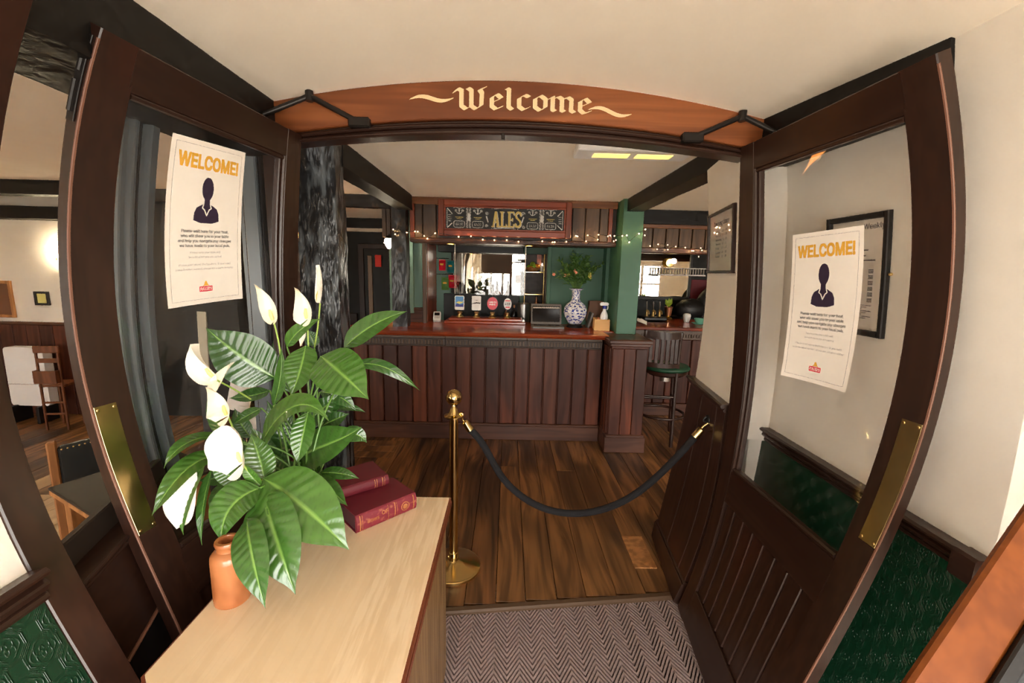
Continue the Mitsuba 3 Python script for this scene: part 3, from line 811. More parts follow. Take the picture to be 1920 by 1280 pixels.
k, ink = framed('notice_frame', 'black framed printed notice on the white wall behind the right door', 'framed notice', WR, 1.41, 1.685, 1.485, 1.905, 0.02, 'm_black', -1)
rows = [(0.06, 0.135, 0.08), (0.02, 0.10, 0.10), (0.0, 0.085, 0.16), (-0.02, 0.07, 0.2)]
mm = [moved(extr(shapely.box(0, 0, w_, 0.004), 0.0004), (-0.06 + 0.02 * i, y_, 0)) for i, (_, y_, w_) in enumerate([(0, 0.115, 0.06), (0, 0.085, 0.09), (0, 0.066, 0.06), (0, 0.05, 0.08)])]
for i in range(6):
    for cx in (-0.02, 0.065):
        for j in range(3):
            mm.append(moved(extr(shapely.box(-0.010, 0, 0.010, 0.0028), 0.0004), (cx, 0.018 - 0.02 * i - 0.005 * j, 0)))
for i in range(8):
    mm.append(moved(extr(shapely.box(-0.08, 0, 0.075 - 0.02 * (i % 3), 0.002), 0.0004), (0, -0.105 - 0.0065 * i, 0)))
part(k, 'print', ink(cat(*mm)), 'm_print_grey')
part(k, 'handwriting', ink(moved(text('Weekly', 0.018), (0.07, 0.158, 0))), 'm_print_grey')
part(k, 'wall_hook', moved(sphere(0.006), WR(1.402, 1.70, 0.008)), 'm_brass', True)

PF = Bowed(PA, PB, 1.98, 2.5, 0.52, -1)
k, ink = framed('opening_times_frame', 'dark-framed opening times card on the white pier', 'framed notice', PI, 0.015, 0.475, 1.695, 2.01, 0.014, 'm_mahogany', -1)
part(k, 'heading', ink(moved(text('Opening times', 0.024, width=0.27), (0.0, 0.085, 0))), 'm_print_grey')
days = ['Monday      12 - 11', 'Tuesday     12 - 11', 'Wednesday  12 - 11', 'Thursday    12 - 11', 'Friday       12 - 12', 'Saturday    12 - 12', 'Sunday      12 - 10']
part(k, 'lettering', ink(cat(*[moved(text(s, 0.010, width=0.20), (0.0, 0.05 - 0.021 * i, 0)) for i, s in enumerate(days)])), 'm_print_pale')


# ---------------------------------------------------------------- posts and beams in the bar
one('timber_post', 'black gloss-painted hewn post just right of the left door', 'post', hewn(-1.185, -0.965, 2.46, 2.60, 0.0, 2.39, 0.016, 21, 26, 16, 150, 12), 'm_post_sheen', True, kind='structure')
one('timber_post', 'black post standing at the left end of the bar top', 'post', hewn(-1.165, -1.02, 4.32, 4.46, 1.095, 2.39, 0.010, 33, 14, 14, 70, 12), 'm_black_gloss', True, kind='structure')
one('ceiling_beam', 'black beam running from the near post to the bar', 'beam', hewn(-1.10, -0.96, 2.58, 4.34, 2.245, 2.39, 0.006, 5, 6, 40, 6), 'm_black_beam', 40, kind='structure')
one('ceiling_beam', 'black beam crossing the hall left of the bar', 'beam', hewn(-4.0, -1.16, 4.36, 4.50, 2.27, 2.386, 0.006, 6, 40, 6, 6), 'm_black_gloss', True, kind='structure')
one('ceiling_beam', 'dark beam running from the pier to the green column', 'beam', hewn(1.12, 1.27, 2.0, 4.62, 2.27, 2.39, 0.004, 8, 6, 40, 6), 'm_black_beam', 40, kind='structure')
one('ceiling_beam', 'black beam over the right-hand counter', 'beam', hewn(1.28, 3.6, 4.86, 5.0, 2.235, 2.39, 0.004, 9, 40, 6, 6), 'm_black_beam', 40, kind='structure')
cl_ = struct_root('column', 'green painted square column rising from a panelled pedestal')
part(cl_, 'shaft', cbox(1.085, 1.285, 4.22, 4.68, 1.085, 2.39, 0.004), 'm_green_paint')
pd = part(cl_, 'pedestal', cbox(0.965, 1.30, 3.86, 4.7, 0.0, 1.03, 0.003), 'm_bar_0', label='dark panelled pedestal')
for i in range(3):
    part(pd, 'board', cbox(0.97 + 0.109 * i + 0.002, 0.97 + 0.109 * (i + 1) - 0.002, 3.845, 3.87, 0.16, 1.0, 0.005), f'm_bar_{i}')
for i in range(5):
    part(pd, 'board', cbox(0.952, 0.97, 3.88 + 0.05 * i, 3.88 + 0.05 * i + 0.047, 0.16, 1.0, 0.004), f'm_bar_{i % 4}')
part(cl_, 'plinth', cat(cbox(0.94, 1.325, 3.825, 4.7, 0.0, 0.15, 0.004), cbox(0.947, 1.318, 3.832, 4.7, 0.14, 0.175, 0.01)), 'm_bar_x')
part(cl_, 'cap', cat(cbox(0.945, 1.32, 3.835, 4.72, 1.02, 1.05, 0.008), cbox(0.93, 1.335, 3.82, 4.73, 1.045, 1.085, 0.01)), 'm_bar_x')

# ---------------------------------------------------------------- the bar
bar = thing('bar_counter', 'long dark panelled bar front facing the doorway', 'bar counter')
part(bar, 'carcass', cbox(-1.53, 0.935, 4.13, 4.28, 0.0, 1.05, 0.002), 'm_bar_3')
edges = np.linspace(-1.50, 0.935, 18)
for i, (a, b) in enumerate(zip(edges[:-1], edges[1:])):
    part(bar, 'board', cbox(a + 0.004, b - 0.004, 4.10, 4.135, 0.165, 0.945, 0.008), f'm_bar_{(i * 7 + i // 3) % 4}')
part(bar, 'end_board', cbox(-1.56, -1.52, 4.10, 4.9, 0.0, 1.05, 0.005), 'm_bar_2')
part(bar, 'skirting', cat(cbox(-1.54, 0.935, 4.085, 4.13, 0.0, 0.145, 0.004), cbox(-1.54, 0.935, 4.09, 4.13, 0.14, 0.168, 0.01)), 'm_bar_x')
for i, (a, b) in enumerate([(-1.50, -0.602), (-0.598, 0.19), (0.194, 0.925)]):
    fz = part(bar, 'frieze', cbox(a, b, 4.085, 4.13, 0.94, 1.055, 0.004), 'm_frieze')
    nd = int((b - a) / 0.031)
    ds = [cbox(a + 0.012 + (b - a - 0.02) / nd * j, a + 0.012 + (b - a - 0.02) / nd * j + 0.017, 4.072, 4.09, 0.963, 1.008, 0.005) for j in range(nd)]
    part(fz, 'dentils', cat(*ds), 'm_frieze', kind='stuff')
    part(fz, 'fillet', cat(cbox(a, b, 4.068, 4.09, 1.012, 1.022, 0.003), cbox(a, b, 4.072, 4.09, 0.945, 0.956, 0.003)), 'm_frieze_dark')
    part(fz, 'dentil_ground', cbox(a, b, 4.081, 4.088, 0.956, 1.012, 0.001), 'm_frieze_dark')
TOP = 1.095
v, f = sweep_flat([(4.03, 1.062), (4.02, 1.052), (4.012, 1.06), (4.006, 1.075), (4.012, 1.088), (4.022, TOP), (4.98, TOP), (4.98, 1.062)], [-1.6, 0.97])
top = mesh(np.stack([v[:, 2], v[:, 0], v[:, 1]], 1), f)
one('worktop', 'polished red-brown timber top of the long bar', 'bar top', cat(top, cbox(0.97, 1.09, 4.30, 4.98, 1.055, TOP, 0.002)), 'm_bar_top')

cn = thing('bar_canopy', 'boarded dark timber canopy hanging over the long bar', 'bar canopy')
part(cn, 'backing', cbox(-1.0, 1.075, 4.44, 4.62, 1.97, 2.386, 0.002), 'm_hall_wood')
for a, b in ((-0.955, -0.875), (-0.872, -0.735), (0.625, 0.755), (0.758, 0.90), (0.903, 0.99)):
    part(cn, 'board', cbox(a + 0.002, b - 0.002, 4.415, 4.445, 1.99, 2.32, 0.006), 'm_canopy')
part(cn, 'top_rail', cbox(-1.0, 1.075, 4.407, 4.45, 2.315, 2.387, 0.005), 'm_canopy_frame')
part(cn, 'stile', cbox(-1.0, -0.955, 4.405, 4.45, 1.985, 2.316, 0.004), 'm_redwood_z')
part(cn, 'stile', cbox(0.99, 1.03, 4.405, 4.45, 1.985, 2.316, 0.004), 'm_redwood_z')
part(cn, 'bottom_rail', cat(cbox(-1.0, 1.075, 4.395, 4.62, 1.945, 1.99, 0.006), cbox(-1.0, 1.075, 4.385, 4.43, 1.962, 1.978, 0.005)), 'm_bar_x')
part(cn, 'return', cbox(-1.30, -1.17, 4.50, 4.60, 1.99, 2.386, 0.004), 'm_canopy')
for dx in (0, 0.045, 0.09):
    part(cn, 'board', cbox(-1.30 + dx, -1.26 + dx, 4.485, 4.50, 1.99, 2.386, 0.004), 'm_canopy')
part(cn, 'soffit', cbox(-1.0, 1.075, 4.62, 5.0, 1.95, 1.97, 0.002), 'm_hall_wood')


def glow(key, m, rgb, power, smooth=True, weight=None, label=None):
    """A shining mesh (a bulb, a shade, a lit panel)."""
    scene[key] = mikit.ply(m, {'type': 'diffuse', 'reflectance': {'type': 'rgb', 'value': [0.8, 0.75, 0.6]}}, smooth)
    scene[key]['emitter'] = {'type': 'area', 'radiance': {'type': 'rgb', 'value': [c * power for c in rgb]}, **({'sampling_weight': weight} if weight else {})}
    if label:
        labels[key] = {'label': label}


WARM = (1.0, 0.68, 0.36)
for xx, lab in ((-0.60, 'small round downlight under the canopy left of the hanging screen'), (0.20, 'small round downlight under the canopy right of the hanging screen')):
    k = thing('downlight', lab, 'downlight')
    part(k, 'rim', moved(lathe([(0.03, 0), (0.04, -0.004), (0.04, -0.010), (0.028, -0.010), (0.028, 0)], 20), (xx, 4.47, 1.945)), 'm_brass', 40)
    glow(key_for('lamp', k), moved(lathe([(0.0, -0.006), (0.027, -0.006)], 16), (xx, 4.47, 1.945)), WARM, 25)

sg = thing('ales_sign', 'red-framed chalkboard lettered ALES on the bar canopy', 'sign')
SX0, SX1, SZ0, SZ1, SY = -0.712, 0.612, 2.012, 2.362, 4.365
fw = 0.058
part(sg, 'frame_stile', cbox(SX0, SX0 + fw, SY, SY + 0.04, SZ0, SZ1, 0.006), 'm_redwood_z')
part(sg, 'frame_stile', cbox(SX1 - fw, SX1, SY, SY + 0.04, SZ0, SZ1, 0.006), 'm_redwood_z')
part(sg, 'frame_rail', cbox(SX0 + fw, SX1 - fw, SY, SY + 0.04, SZ0, SZ0 + fw, 0.006), 'm_redwood')
part(sg, 'frame_rail', cbox(SX0 + fw, SX1 - fw, SY, SY + 0.04, SZ1 - fw, SZ1, 0.006), 'm_redwood')
part(sg, 'beading', cat(cbox(SX0 + fw, SX1 - fw, SY + 0.008, SY + 0.03, SZ0 + fw, SZ0 + fw + 0.016, 0.004), cbox(SX0 + fw, SX1 - fw, SY + 0.008, SY + 0.03, SZ1 - fw - 0.016, SZ1 - fw, 0.004), cbox(SX0 + fw, SX0 + fw + 0.016, SY + 0.008, SY + 0.03, SZ0 + fw, SZ1 - fw, 0.004), cbox(SX1 - fw - 0.016, SX1 - fw, SY + 0.008, SY + 0.03, SZ0 + fw, SZ1 - fw, 0.004)), 'm_redwood')
part(sg, 'slate', cbox(SX0 + fw + 0.005, SX1 - fw - 0.005, SY + 0.024, SY + 0.035, SZ0 + fw + 0.005, SZ1 - fw - 0.005, 0.001), 'm_slate')
SCX, SCZ = (SX0 + SX1) / 2, (SZ0 + SZ1) / 2


def on_sign(m, x=0, z=0):
    return moved(m, (SCX + x, SY + 0.0235, SCZ + z), (1, 0, 0), (0, 0, 1), (0, -1, 0))


def slab(s):
    """Tall condensed slab-serif capitals, height 1."""
    st, w = [], 0.075
    L = lambda *p: LineString(p).buffer(w / 2, cap_style='flat', join_style='mitre')
    B = lambda a, b, c, d: shapely.box(a, b, c, d)
    A = unary_union([Polygon([(0.20, 1), (0.33, 1), (0.14, 0), (0.02, 0)]), Polygon([(0.20, 1), (0.36, 1), (0.56, 0), (0.38, 0)]), B(0.12, 0.28, 0.44, 0.36), B(-0.05, 0, 0.19, 0.07), B(0.33, 0, 0.61, 0.07)])
    l_ = unary_union([B(0.08, 0, 0.24, 1), B(0.0, 0.93, 0.32, 1), B(0, 0, 0.52, 0.08), B(0.45, 0, 0.52, 0.22)])
    e_ = unary_union([B(0.08, 0, 0.24, 1), B(0, 0, 0.54, 0.08), B(0, 0.92, 0.54, 1), B(0.47, 0, 0.54, 0.22), B(0.47, 0.78, 0.54, 1), B(0.2, 0.46, 0.42, 0.54), B(0.37, 0.38, 0.43, 0.62)])
    t = np.linspace(0, 1, 40)
    
    pts = [(0.47, 0.78), (0.42, 0.90), (0.28, 0.95), (0.13, 0.88), (0.10, 0.72), (0.20, 0.58), (0.36, 0.46), (0.46, 0.30), (0.42, 0.12), (0.28, 0.05), (0.13, 0.10), (0.07, 0.22)]
    c = CubicSpline(range(len(pts)), np.array(pts))(np.linspace(0, len(pts) - 1, 60))
    S = unary_union([LineString(c).buffer(0.065), B(0.42, 0.74, 0.50, 0.98), B(0.03, 0.02, 0.11, 0.26)])
    return [(A, 0.60), (l_, 0.56), (e_, 0.58), (S, 0.52)]


gx, gs = 0.0, []
for g, adv in slab('ALES'):
    gs.append(shapely.affinity.translate(g, gx))
    gx += adv
al = unary_union(gs)
al = shapely.affinity.scale(shapely.affinity.translate(al, -(al.bounds[0] + al.bounds[2]) / 2, -0.5), 0.128, 0.152, origin=(0, 0))
part(sg, 'lettering', on_sign(extr(al, 0.0022), 0.015, -0.002), 'm_chalk_gold', label='gold slab-serif word ALES')
part(sg, 'lettering_shade', on_sign(extr(shapely.affinity.translate(al, 0.006, -0.005).difference(al), 0.0012), 0.015, -0.002), 'm_chalk')


def spiral(x, y, r, turns, sgn=1, start=0.0, w=0.0022):
    t = np.linspace(0, 1, 40)
    a = start + sgn * turns * 2 * np.pi * t
    rr = r * (1 - 0.85 * t)
    return LineString(np.stack([x + rr * np.cos(a), y + rr * np.sin(a)], 1)).buffer(w)


ch, prices, names = [], [], []
for sx in (-0.455, -0.27, 0.275, 0.455):
    rb = rbox(0.112, 0.066, 0.018)
    ch.append(shapely.affinity.translate(rb.difference(rb.buffer(-0.0045)), sx, -0.058))
    ch += [LineString([(sx, 0.088), (sx, 0.042)]).buffer(0.004), LineString([(sx - 0.012, 0.078), (sx + 0.012, 0.078)]).buffer(0.002)]
    ch.append(LineString([(sx + 0.026 * math.cos(a), 0.066 + 0.024 * math.sin(a)) for a in np.linspace(math.pi * 1.05, math.pi * 1.95, 14)]).buffer(0.0028))
    ch += [spiral(sx - 0.036, 0.070, 0.012, 1.2), spiral(sx + 0.036, 0.070, 0.012, 1.2, -1, math.pi)]
    ch.append(LineString([(sx - 0.055 + 0.11 * t, 0.097 + 0.005 * math.sin(t * 9)) for t in np.linspace(0, 1, 20)]).buffer(0.0024))
    ch.append(LineString([(sx - 0.06 + 0.12 * t, -0.103 - 0.003 * math.sin(t * 9)) for t in np.linspace(0, 1, 20)]).buffer(0.0022))
    prices.append(moved(text('\u00a34.10', 0.024, 0.0012, width=0.068), (sx, -0.070, 0)))
    names.append(shapely.box(sx - 0.04, 0.006, sx + 0.04, 0.011))
    names.append(shapely.box(sx - 0.026, -0.008, sx + 0.026, -0.004))
for sx in (-0.362, 0.365):
    for yy in np.linspace(-0.085, 0.085, 7):
        ch += [spiral(sx - 0.012, yy, 0.013, 1.1, 1, 1.0), spiral(sx + 0.012, yy, 0.013, 1.1, -1, 2.0)]
    ch.append(Polygon([(sx - 0.014, -0.02), (sx + 0.016, -0.03), (sx + 0.018, 0.04), (sx - 0.008, 0.05)]))
for sg_ in (-1, 1):
    ch += [LineString([(sg_ * 0.575, -0.088), (sg_ * 0.575, 0.088)]).buffer(0.0024), LineString([(sg_ * 0.57, 0.09), (sg_ * 0.525, 0.04)]).buffer(0.004), LineString([(sg_ * 0.57, -0.09), (sg_ * 0.525, -0.05)]).buffer(0.004)]
    for yy in (-0.03, -0.01, 0.01, 0.03):
        ch.append(LineString([(sg_ * 0.565, yy), (sg_ * 0.535, yy)]).buffer(0.002))
    ch += [LineString([(sg_ * 0.185, 0.02), (sg_ * 0.168, -0.03)]).buffer(0.006), spiral(sg_ * 0.18, 0.055, 0.018, 1.4, sg_), spiral(sg_ * 0.185, -0.07, 0.016, 1.4, -sg_)]
for zz in (0.096, -0.094):
    ch.append(LineString([(-0.11 + 0.22 * t, zz + 0.006 * math.sin(math.pi * t)) for t in np.linspace(0, 1, 16)]).buffer(0.0026))
    for t in (-0.13, -0.09, 0.09, 0.13):
        ch.append(Point(t, zz).buffer(0.004))
part(sg, 'chalk_scrolls', on_sign(extr(unary_union(ch), 0.0012)), 'm_chalk', label='white chalk scrollwork and price boxes')
part(sg, 'price_lettering', on_sign(cat(*prices)), 'm_chalk')
part(sg, 'chalk_names', on_sign(extr(unary_union(names), 0.0012)), 'm_chalk_gold')

# fairy lights
def fairy(label, pts, y, drop=0.0):
    k = thing('fairy_lights', label, 'string lights')
    cord = tube([(p[0], p[1] + 0.012, p[2] + 0.006) for p in pts], 0.0022, 5)
    part(k, 'cord', cord, 'm_black')
    b = trimesh.creation.icosphere(1, 0.0054)
    for p in pts:
        glow(key_for('bulb', k), moved(b, p), (1.0, 0.62, 0.28), 22, True, 0.02)
    return k


fairy('warm fairy lights strung along the canopy of the long bar', [(-1.248, 4.360, 1.927), (-1.222, 4.360, 1.907), (-1.134, 4.280, 2.051), (-1.115, 4.280, 2.006), (-1.048, 4.370, 2.041), (-1.021, 4.370, 2.031), (-0.942, 4.370, 2.044), (-0.915, 4.370, 2.044), (-0.852, 4.370, 2.004), (-0.821, 4.370, 1.979), (-0.737, 4.345, 2.031), (-0.505, 4.345, 2.001), (-0.383, 4.345, 2.009), (-0.267, 4.360, 1.982), (-0.151, 4.360, 1.980), (-0.028, 4.360, 1.983), (0.089, 4.360, 1.970), (0.328, 4.360, 1.981), (0.430, 4.360, 1.973), (0.451, 4.360, 1.974), (0.568, 4.360, 1.982), (0.663, 4.370, 2.042), (0.679, 4.370, 2.037), (0.767, 4.370, 1.992), (0.780, 4.370, 2.050), (0.883, 4.370, 2.011), (0.886, 4.370, 2.058), (0.967, 4.300, 2.039), (0.988, 4.300, 2.049), (0.999, 4.180, 1.985), (1.019, 4.180, 1.996), (1.001, 4.180, 2.035), (1.075, 4.170, 2.036), (1.116, 4.170, 2.042), (1.145, 4.170, 1.978), (1.232, 4.170, 2.060), (1.296, 4.190, 2.103), (1.295, 4.190, 2.048)], 4.3)
fairy('warm fairy lights strung along the canopy over the right counter', [(1.570, 4.860, 1.993), (1.651, 4.860, 1.960), (1.658, 4.860, 2.012), (1.766, 4.860, 2.009), (1.771, 4.860, 1.957), (1.857, 4.860, 1.994), (1.966, 4.860, 1.985), (2.041, 4.860, 1.952), (2.059, 4.860, 1.952), (2.125, 4.860, 1.890), (2.140, 4.860, 1.984), (2.154, 4.860, 1.960), (2.238, 4.860, 1.957), (2.329, 4.860, 1.947)], 4.86)

k = thing('wall_lantern', 'lit white glass lantern beside the black post on the bar', 'lantern')
lx, ly, lz = (-1.231, 4.470, 1.929)
glow(key_for('shade', k), moved(lathe([(0.012, -0.055), (0.035, -0.02), (0.046, 0.03), (0.030, 0.05), (0, 0.055)], 14), (lx, ly, lz)), (1.0, 0.85, 0.62), 9)
part(k, 'bracket', cat(tube([(lx, ly, lz + 0.055), (lx, ly, lz + 0.09), (lx, 4.52, lz + 0.09)], 0.007, 6), moved(lathe([(0.0, 0.05), (0.04, 0.05), (0.02, 0.075), (0, 0.08)], 12), (lx, ly, lz))), 'm_iron')

k = thing('ceiling_light', 'white emergency ceiling light with two yellow lit panels', 'ceiling light')
ex0, ex1, ey0, ey1 = 0.36, 1.0, 2.44, 2.63
part(k, 'housing', cat(cbox(ex0, ex1, ey0, ey1, 2.335, 2.388, 0.006)), 'm_white')
for a, b in ((ex0 + 0.10, (ex0 + ex1) / 2 - 0.02), ((ex0 + ex1) / 2 + 0.02, ex1 - 0.10)):
    glow(key_for('diffuser', k), moved(extr(shapely.box(a, ey0 + 0.06, b, ey1 - 0.05), 0.002), (0, 0, 2.3325)), (1.0, 0.62, 0.10), 0.42, False)

# ---------------------------------------------------------------- behind the bar
struct('wall_bar_left', cat(cbox(-1.09, -0.905, 4.72, 4.80, 0.0, 2.386, 0.001), cbox(-1.09, -1.03, 4.66, 4.72, 1.2, 2.386, 0.001)), 'm_teal', label='teal painted wall beside the bar opening')
struct('trim_6', cat(cbox(-1.09, -0.905, 4.69, 4.72, 1.095, 1.24, 0.004), cbox(-1.09, -0.905, 4.68, 4.72, 1.23, 1.26, 0.006)), 'm_bar_x')
struct('trim_7', cat(cbox(-0.93, -0.89, 4.66, 4.82, 1.0, 1.96, 0.005)), 'm_frieze')
struct('trim_8', cat(cbox(-0.90, -0.885, 4.72, 5.3, 0.95, 1.96, 0.002)), 'm_redwood_z')
struct('wall_bar_right', cat(cbox(0.455, 1.09, 4.84, 4.92, 0.9, 2.386, 0.001), cbox(0.43, 0.47, 4.80, 4.94, 0.9, 2.386, 0.004), cbox(1.05, 1.09, 4.68, 4.84, 1.09, 2.386, 0.001)), 'm_green_back', label='green painted wall behind the blue and white vase')
struct('wall_bar_back', cbox(-1.4, 1.4, 5.78, 5.86, 0.0, 2.386, 0.001), 'm_teal')
struct('wall_bar_side', cat(cbox(0.55, 0.62, 4.92, 5.8, 0, 2.386), cbox(-1.35, -1.28, 4.9, 5.8, 0, 2.386)), 'm_teal')
bb = thing('back_counter', 'dark back counter behind the hand pumps', 'counter')
part(bb, 'cabinet', cbox(-1.27, 0.54, 5.3, 5.77, 0.0, 0.93, 0.004), 'm_black')
part(bb, 'top', cbox(-1.27, 0.54, 5.27, 5.775, 0.93, 0.965, 0.006), 'm_hall_wood')
part(bb, 'splashback', cbox(-0.86, 0.15, 5.72, 5.765, 0.965, 1.365, 0.004), 'm_black')
k = thing('bar_mirror', 'large mirror behind the hand pumps reflecting the bright front windows', 'mirror')
part(k, 'glass', mesh([(-0.73, 5.74, 1.37), (0.16, 5.74, 1.37), (0.16, 5.74, 1.93), (-0.73, 5.74, 1.93)], [[0, 1, 2, 3]]), 'm_mirror')
part(k, 'frame', cat(cbox(-0.76, 0.19, 5.72, 5.77, 1.93, 1.99, 0.005), cbox(-0.76, -0.73, 5.72, 5.77, 1.37, 1.93, 0.005), cbox(0.16, 0.19, 5.72, 5.77, 1.37, 1.93, 0.005)), 'm_hall_wood')
one('header_board', 'dark board above the bar mirror', 'board', cbox(-0.9, 0.18, 5.5, 5.71, 1.90, 2.386, 0.004), 'm_black')
for (px_, w_, h_, lab) in (((0.158, 5.730, 1.849), 0.045, 0.07, 'topmost pink card stuck on the right side of the bar mirror'), ((0.183, 5.730, 1.690), 0.04, 0.06, 'pale card stuck second from top on the bar mirror'), ((0.151, 5.730, 1.577), 0.06, 0.10, 'lowest pink printed card stuck on the bar mirror')):
    one('mirror_card', lab, 'card', cbox(px_[0] - w_, px_[0] + w_ * 0.4, 5.728, 5.737, px_[2] - h_ / 2, px_[2] + h_ / 2, 0.001), 'm_print_pale')

# shelves with fruit
shk = thing('brass_shelf_unit', 'tall brass-edged shelf unit right of the bar mirror', 'shelf unit')
part(shk, 'back', cbox(0.20, 0.535, 5.66, 5.70, 0.97, 1.90, 0.003), 'm_hall_wood')
for zz in (1.20, 1.40, 1.68):
    part(shk, 'shelf', cbox(0.20, 0.45, 5.45, 5.66, zz - 0.014, zz, 0.003), 'm_brass')
part(shk, 'side', cbox(0.45, 0.50, 5.43, 5.68, 0.97, 1.90, 0.004), 'm_frieze')
part(shk, 'post', cat(tube([(0.205, 5.46, 0.97), (0.205, 5.46, 1.9)], 0.006, 8), tube([(0.445, 5.46, 0.97), (0.445, 5.46, 1.9)], 0.006, 8)), 'm_brass', True)
part(shk, 'red_back_board', cbox(0.36, 0.42, 5.63, 5.66, 1.70, 1.90, 0.002), 'm_redwood_z')  # plain reddish board at the back of the upper shelf
bk = one('fruit_bowl', 'shallow brown fruit bowl on the brass shelf', 'bowl', lathe([(0.0, 0.004), (0.05, 0.0), (0.075, 0.02), (0.095, 0.045), (0.09, 0.05), (0.068, 0.026), (0.0, 0.014)], 28, (0.305, 5.56, 1.68)), 'm_oak', True)
for (dx, dy, dz, r, m_, lb) in ((-0.045, 0.0, 0.055, 0.03, 'm_lime', 'green lime at the left of the fruit bowl'), (0.008, -0.03, 0.06, 0.032, 'm_lime', 'green lime in the middle of the fruit bowl'), (0.055, 0.0, 0.062, 0.036, 'm_orange', 'orange at the right of the fruit bowl'), (-0.02, -0.045, 0.04, 0.028, 'm_orange', 'orange at the front of the fruit bowl'), (0.0, 0.01, 0.095, 0.03, 'm_lime', 'green lime on top of the fruit heap')):
    one('fruit', lb, 'fruit', moved(sphere(r, (0, 0, 0), 2, (1.12, 1, 0.98)), (0.305 + dx, 5.56 + dy, 1.68 + dz)), m_, True)
k = thing('candle', 'lit white pillar candle on the brass shelf', 'candle')
part(k, 'wax', lathe([(0, 0), (0.022, 0), (0.022, 0.075), (0.016, 0.08), (0, 0.074)], 18, (0.425, 5.53, 1.68)), 'm_white', 40)
glow(key_for('flame', k), lathe([(0, 0.076), (0.006, 0.086), (0.004, 0.1), (0, 0.108)], 8, (0.425, 5.53, 1.68)), WARM, 30, True, 0.05)
k = thing('decanter', 'small copper-coloured bottle on the lower brass shelf', 'bottle')
part(k, 'body', lathe([(0, 0), (0.034, 0), (0.038, 0.02), (0.034, 0.07), (0.014, 0.095), (0.012, 0.13), (0.016, 0.134), (0, 0.136)], 20, (0.365, 5.52, 1.20)), 'm_copper', True)
part(k, 'stopper', lathe([(0, 0.134), (0.009, 0.134), (0.013, 0.15), (0.004, 0.17), (0, 0.172)], 14, (0.365, 5.52, 1.20)), 'm_copper', True)
for i, (xx, lab) in enumerate(((-0.02, 'dark bottle left of the ice bucket'), (0.08, 'dark bottle just beside the ice bucket'))):
    k = thing('bottle', lab, 'bottle')
    part(k, 'body', lathe([(0, 0), (0.036, 0), (0.037, 0.15), (0.014, 0.21), (0.013, 0.27), (0, 0.27)], 18, (xx, 5.5, 0.965)), 'm_copper' if i == 0 else 'm_screen_dark', 40)
    part(k, 'cap', lathe([(0.0145, 0.25), (0.0145, 0.285), (0, 0.285)], 12, (xx, 5.5, 0.965)), 'm_gilt', 40)

# crisp packets clipped on the left of the back wall
for (q, w_, h_, m_, lab) in (((-0.853, 5.500, 1.732), 0.085, 0.12, 'm_red_print', 'upper left red snack packet'), ((-0.745, 5.500, 1.714), 0.09, 0.14, 'm_teal_print', 'upper right teal snack packet'), ((-0.813, 5.500, 1.498), 0.10, 0.15, 'm_leafgreen_print', 'lower left green snack packet'), ((-0.725, 5.500, 1.527), 0.10, 0.15, 'm_red_print', 'lower right red snack packet')):
    k = thing('snack_packet', lab + ' hanging behind the bar', 'snack packet')
    body = sheet(lambda U, V: np.stack([q[0] + U, 5.55 - 0.028 * np.cos(np.pi * U / w_) * np.cos(np.pi * V / h_) ** 0.5, q[2] + V], -1), -w_ / 2, w_ / 2, -h_ / 2 * 0.999, h_ / 2 * 0.999, 8, 10)
    part(k, 'bag', cat(body, cbox(q[0] - w_ / 2, q[0] + w_ / 2, 5.548, 5.553, q[2] - h_ / 2 - 0.008, q[2] + h_ / 2 + 0.01, 0.001)), m_, True)
    part(k, 'label', cbox(q[0] - w_ * 0.26, q[0] + w_ * 0.22, 5.519, 5.522, q[2] + 0.0, q[2] + 0.022, 0.001), 'm_print_gold')
k = thing('packet_rack', 'thin black rails holding the snack packets', 'rack')
for zz in ((-0.840, 5.500, 1.798)[2] + 0.02, (-0.840, 5.500, 1.598)[2] + 0.02):
    part(k, 'rail', tube([(-0.93, 5.56, zz), (-0.77, 5.56, zz)], 0.005, 6), 'm_iron', True)

# hanging clear screen
k = thing('hanging_screen', 'clear acrylic screen hanging over the hand pumps', 'hanging screen')
part(k, 'sheet', mesh([(-0.58, 4.62, 1.42), (0.18, 4.62, 1.42), (0.18, 4.62, 1.86), (-0.58, 4.62, 1.86)], [[0, 1, 2, 3]]), 'm_glass')
for xx in (-0.575, 0.175):
    part(k, 'cord', cat(tube([(xx, 4.62, 1.85), (xx, 4.62, 1.95)], 0.004, 6), sphere(0.009, (xx, 4.62, 1.855), 1)), 'm_white', True)
    part(k, 'edge', cbox(xx - 0.003, xx + 0.003, 4.617, 4.623, 1.42, 1.86, 0.001), 'm_print_pale')

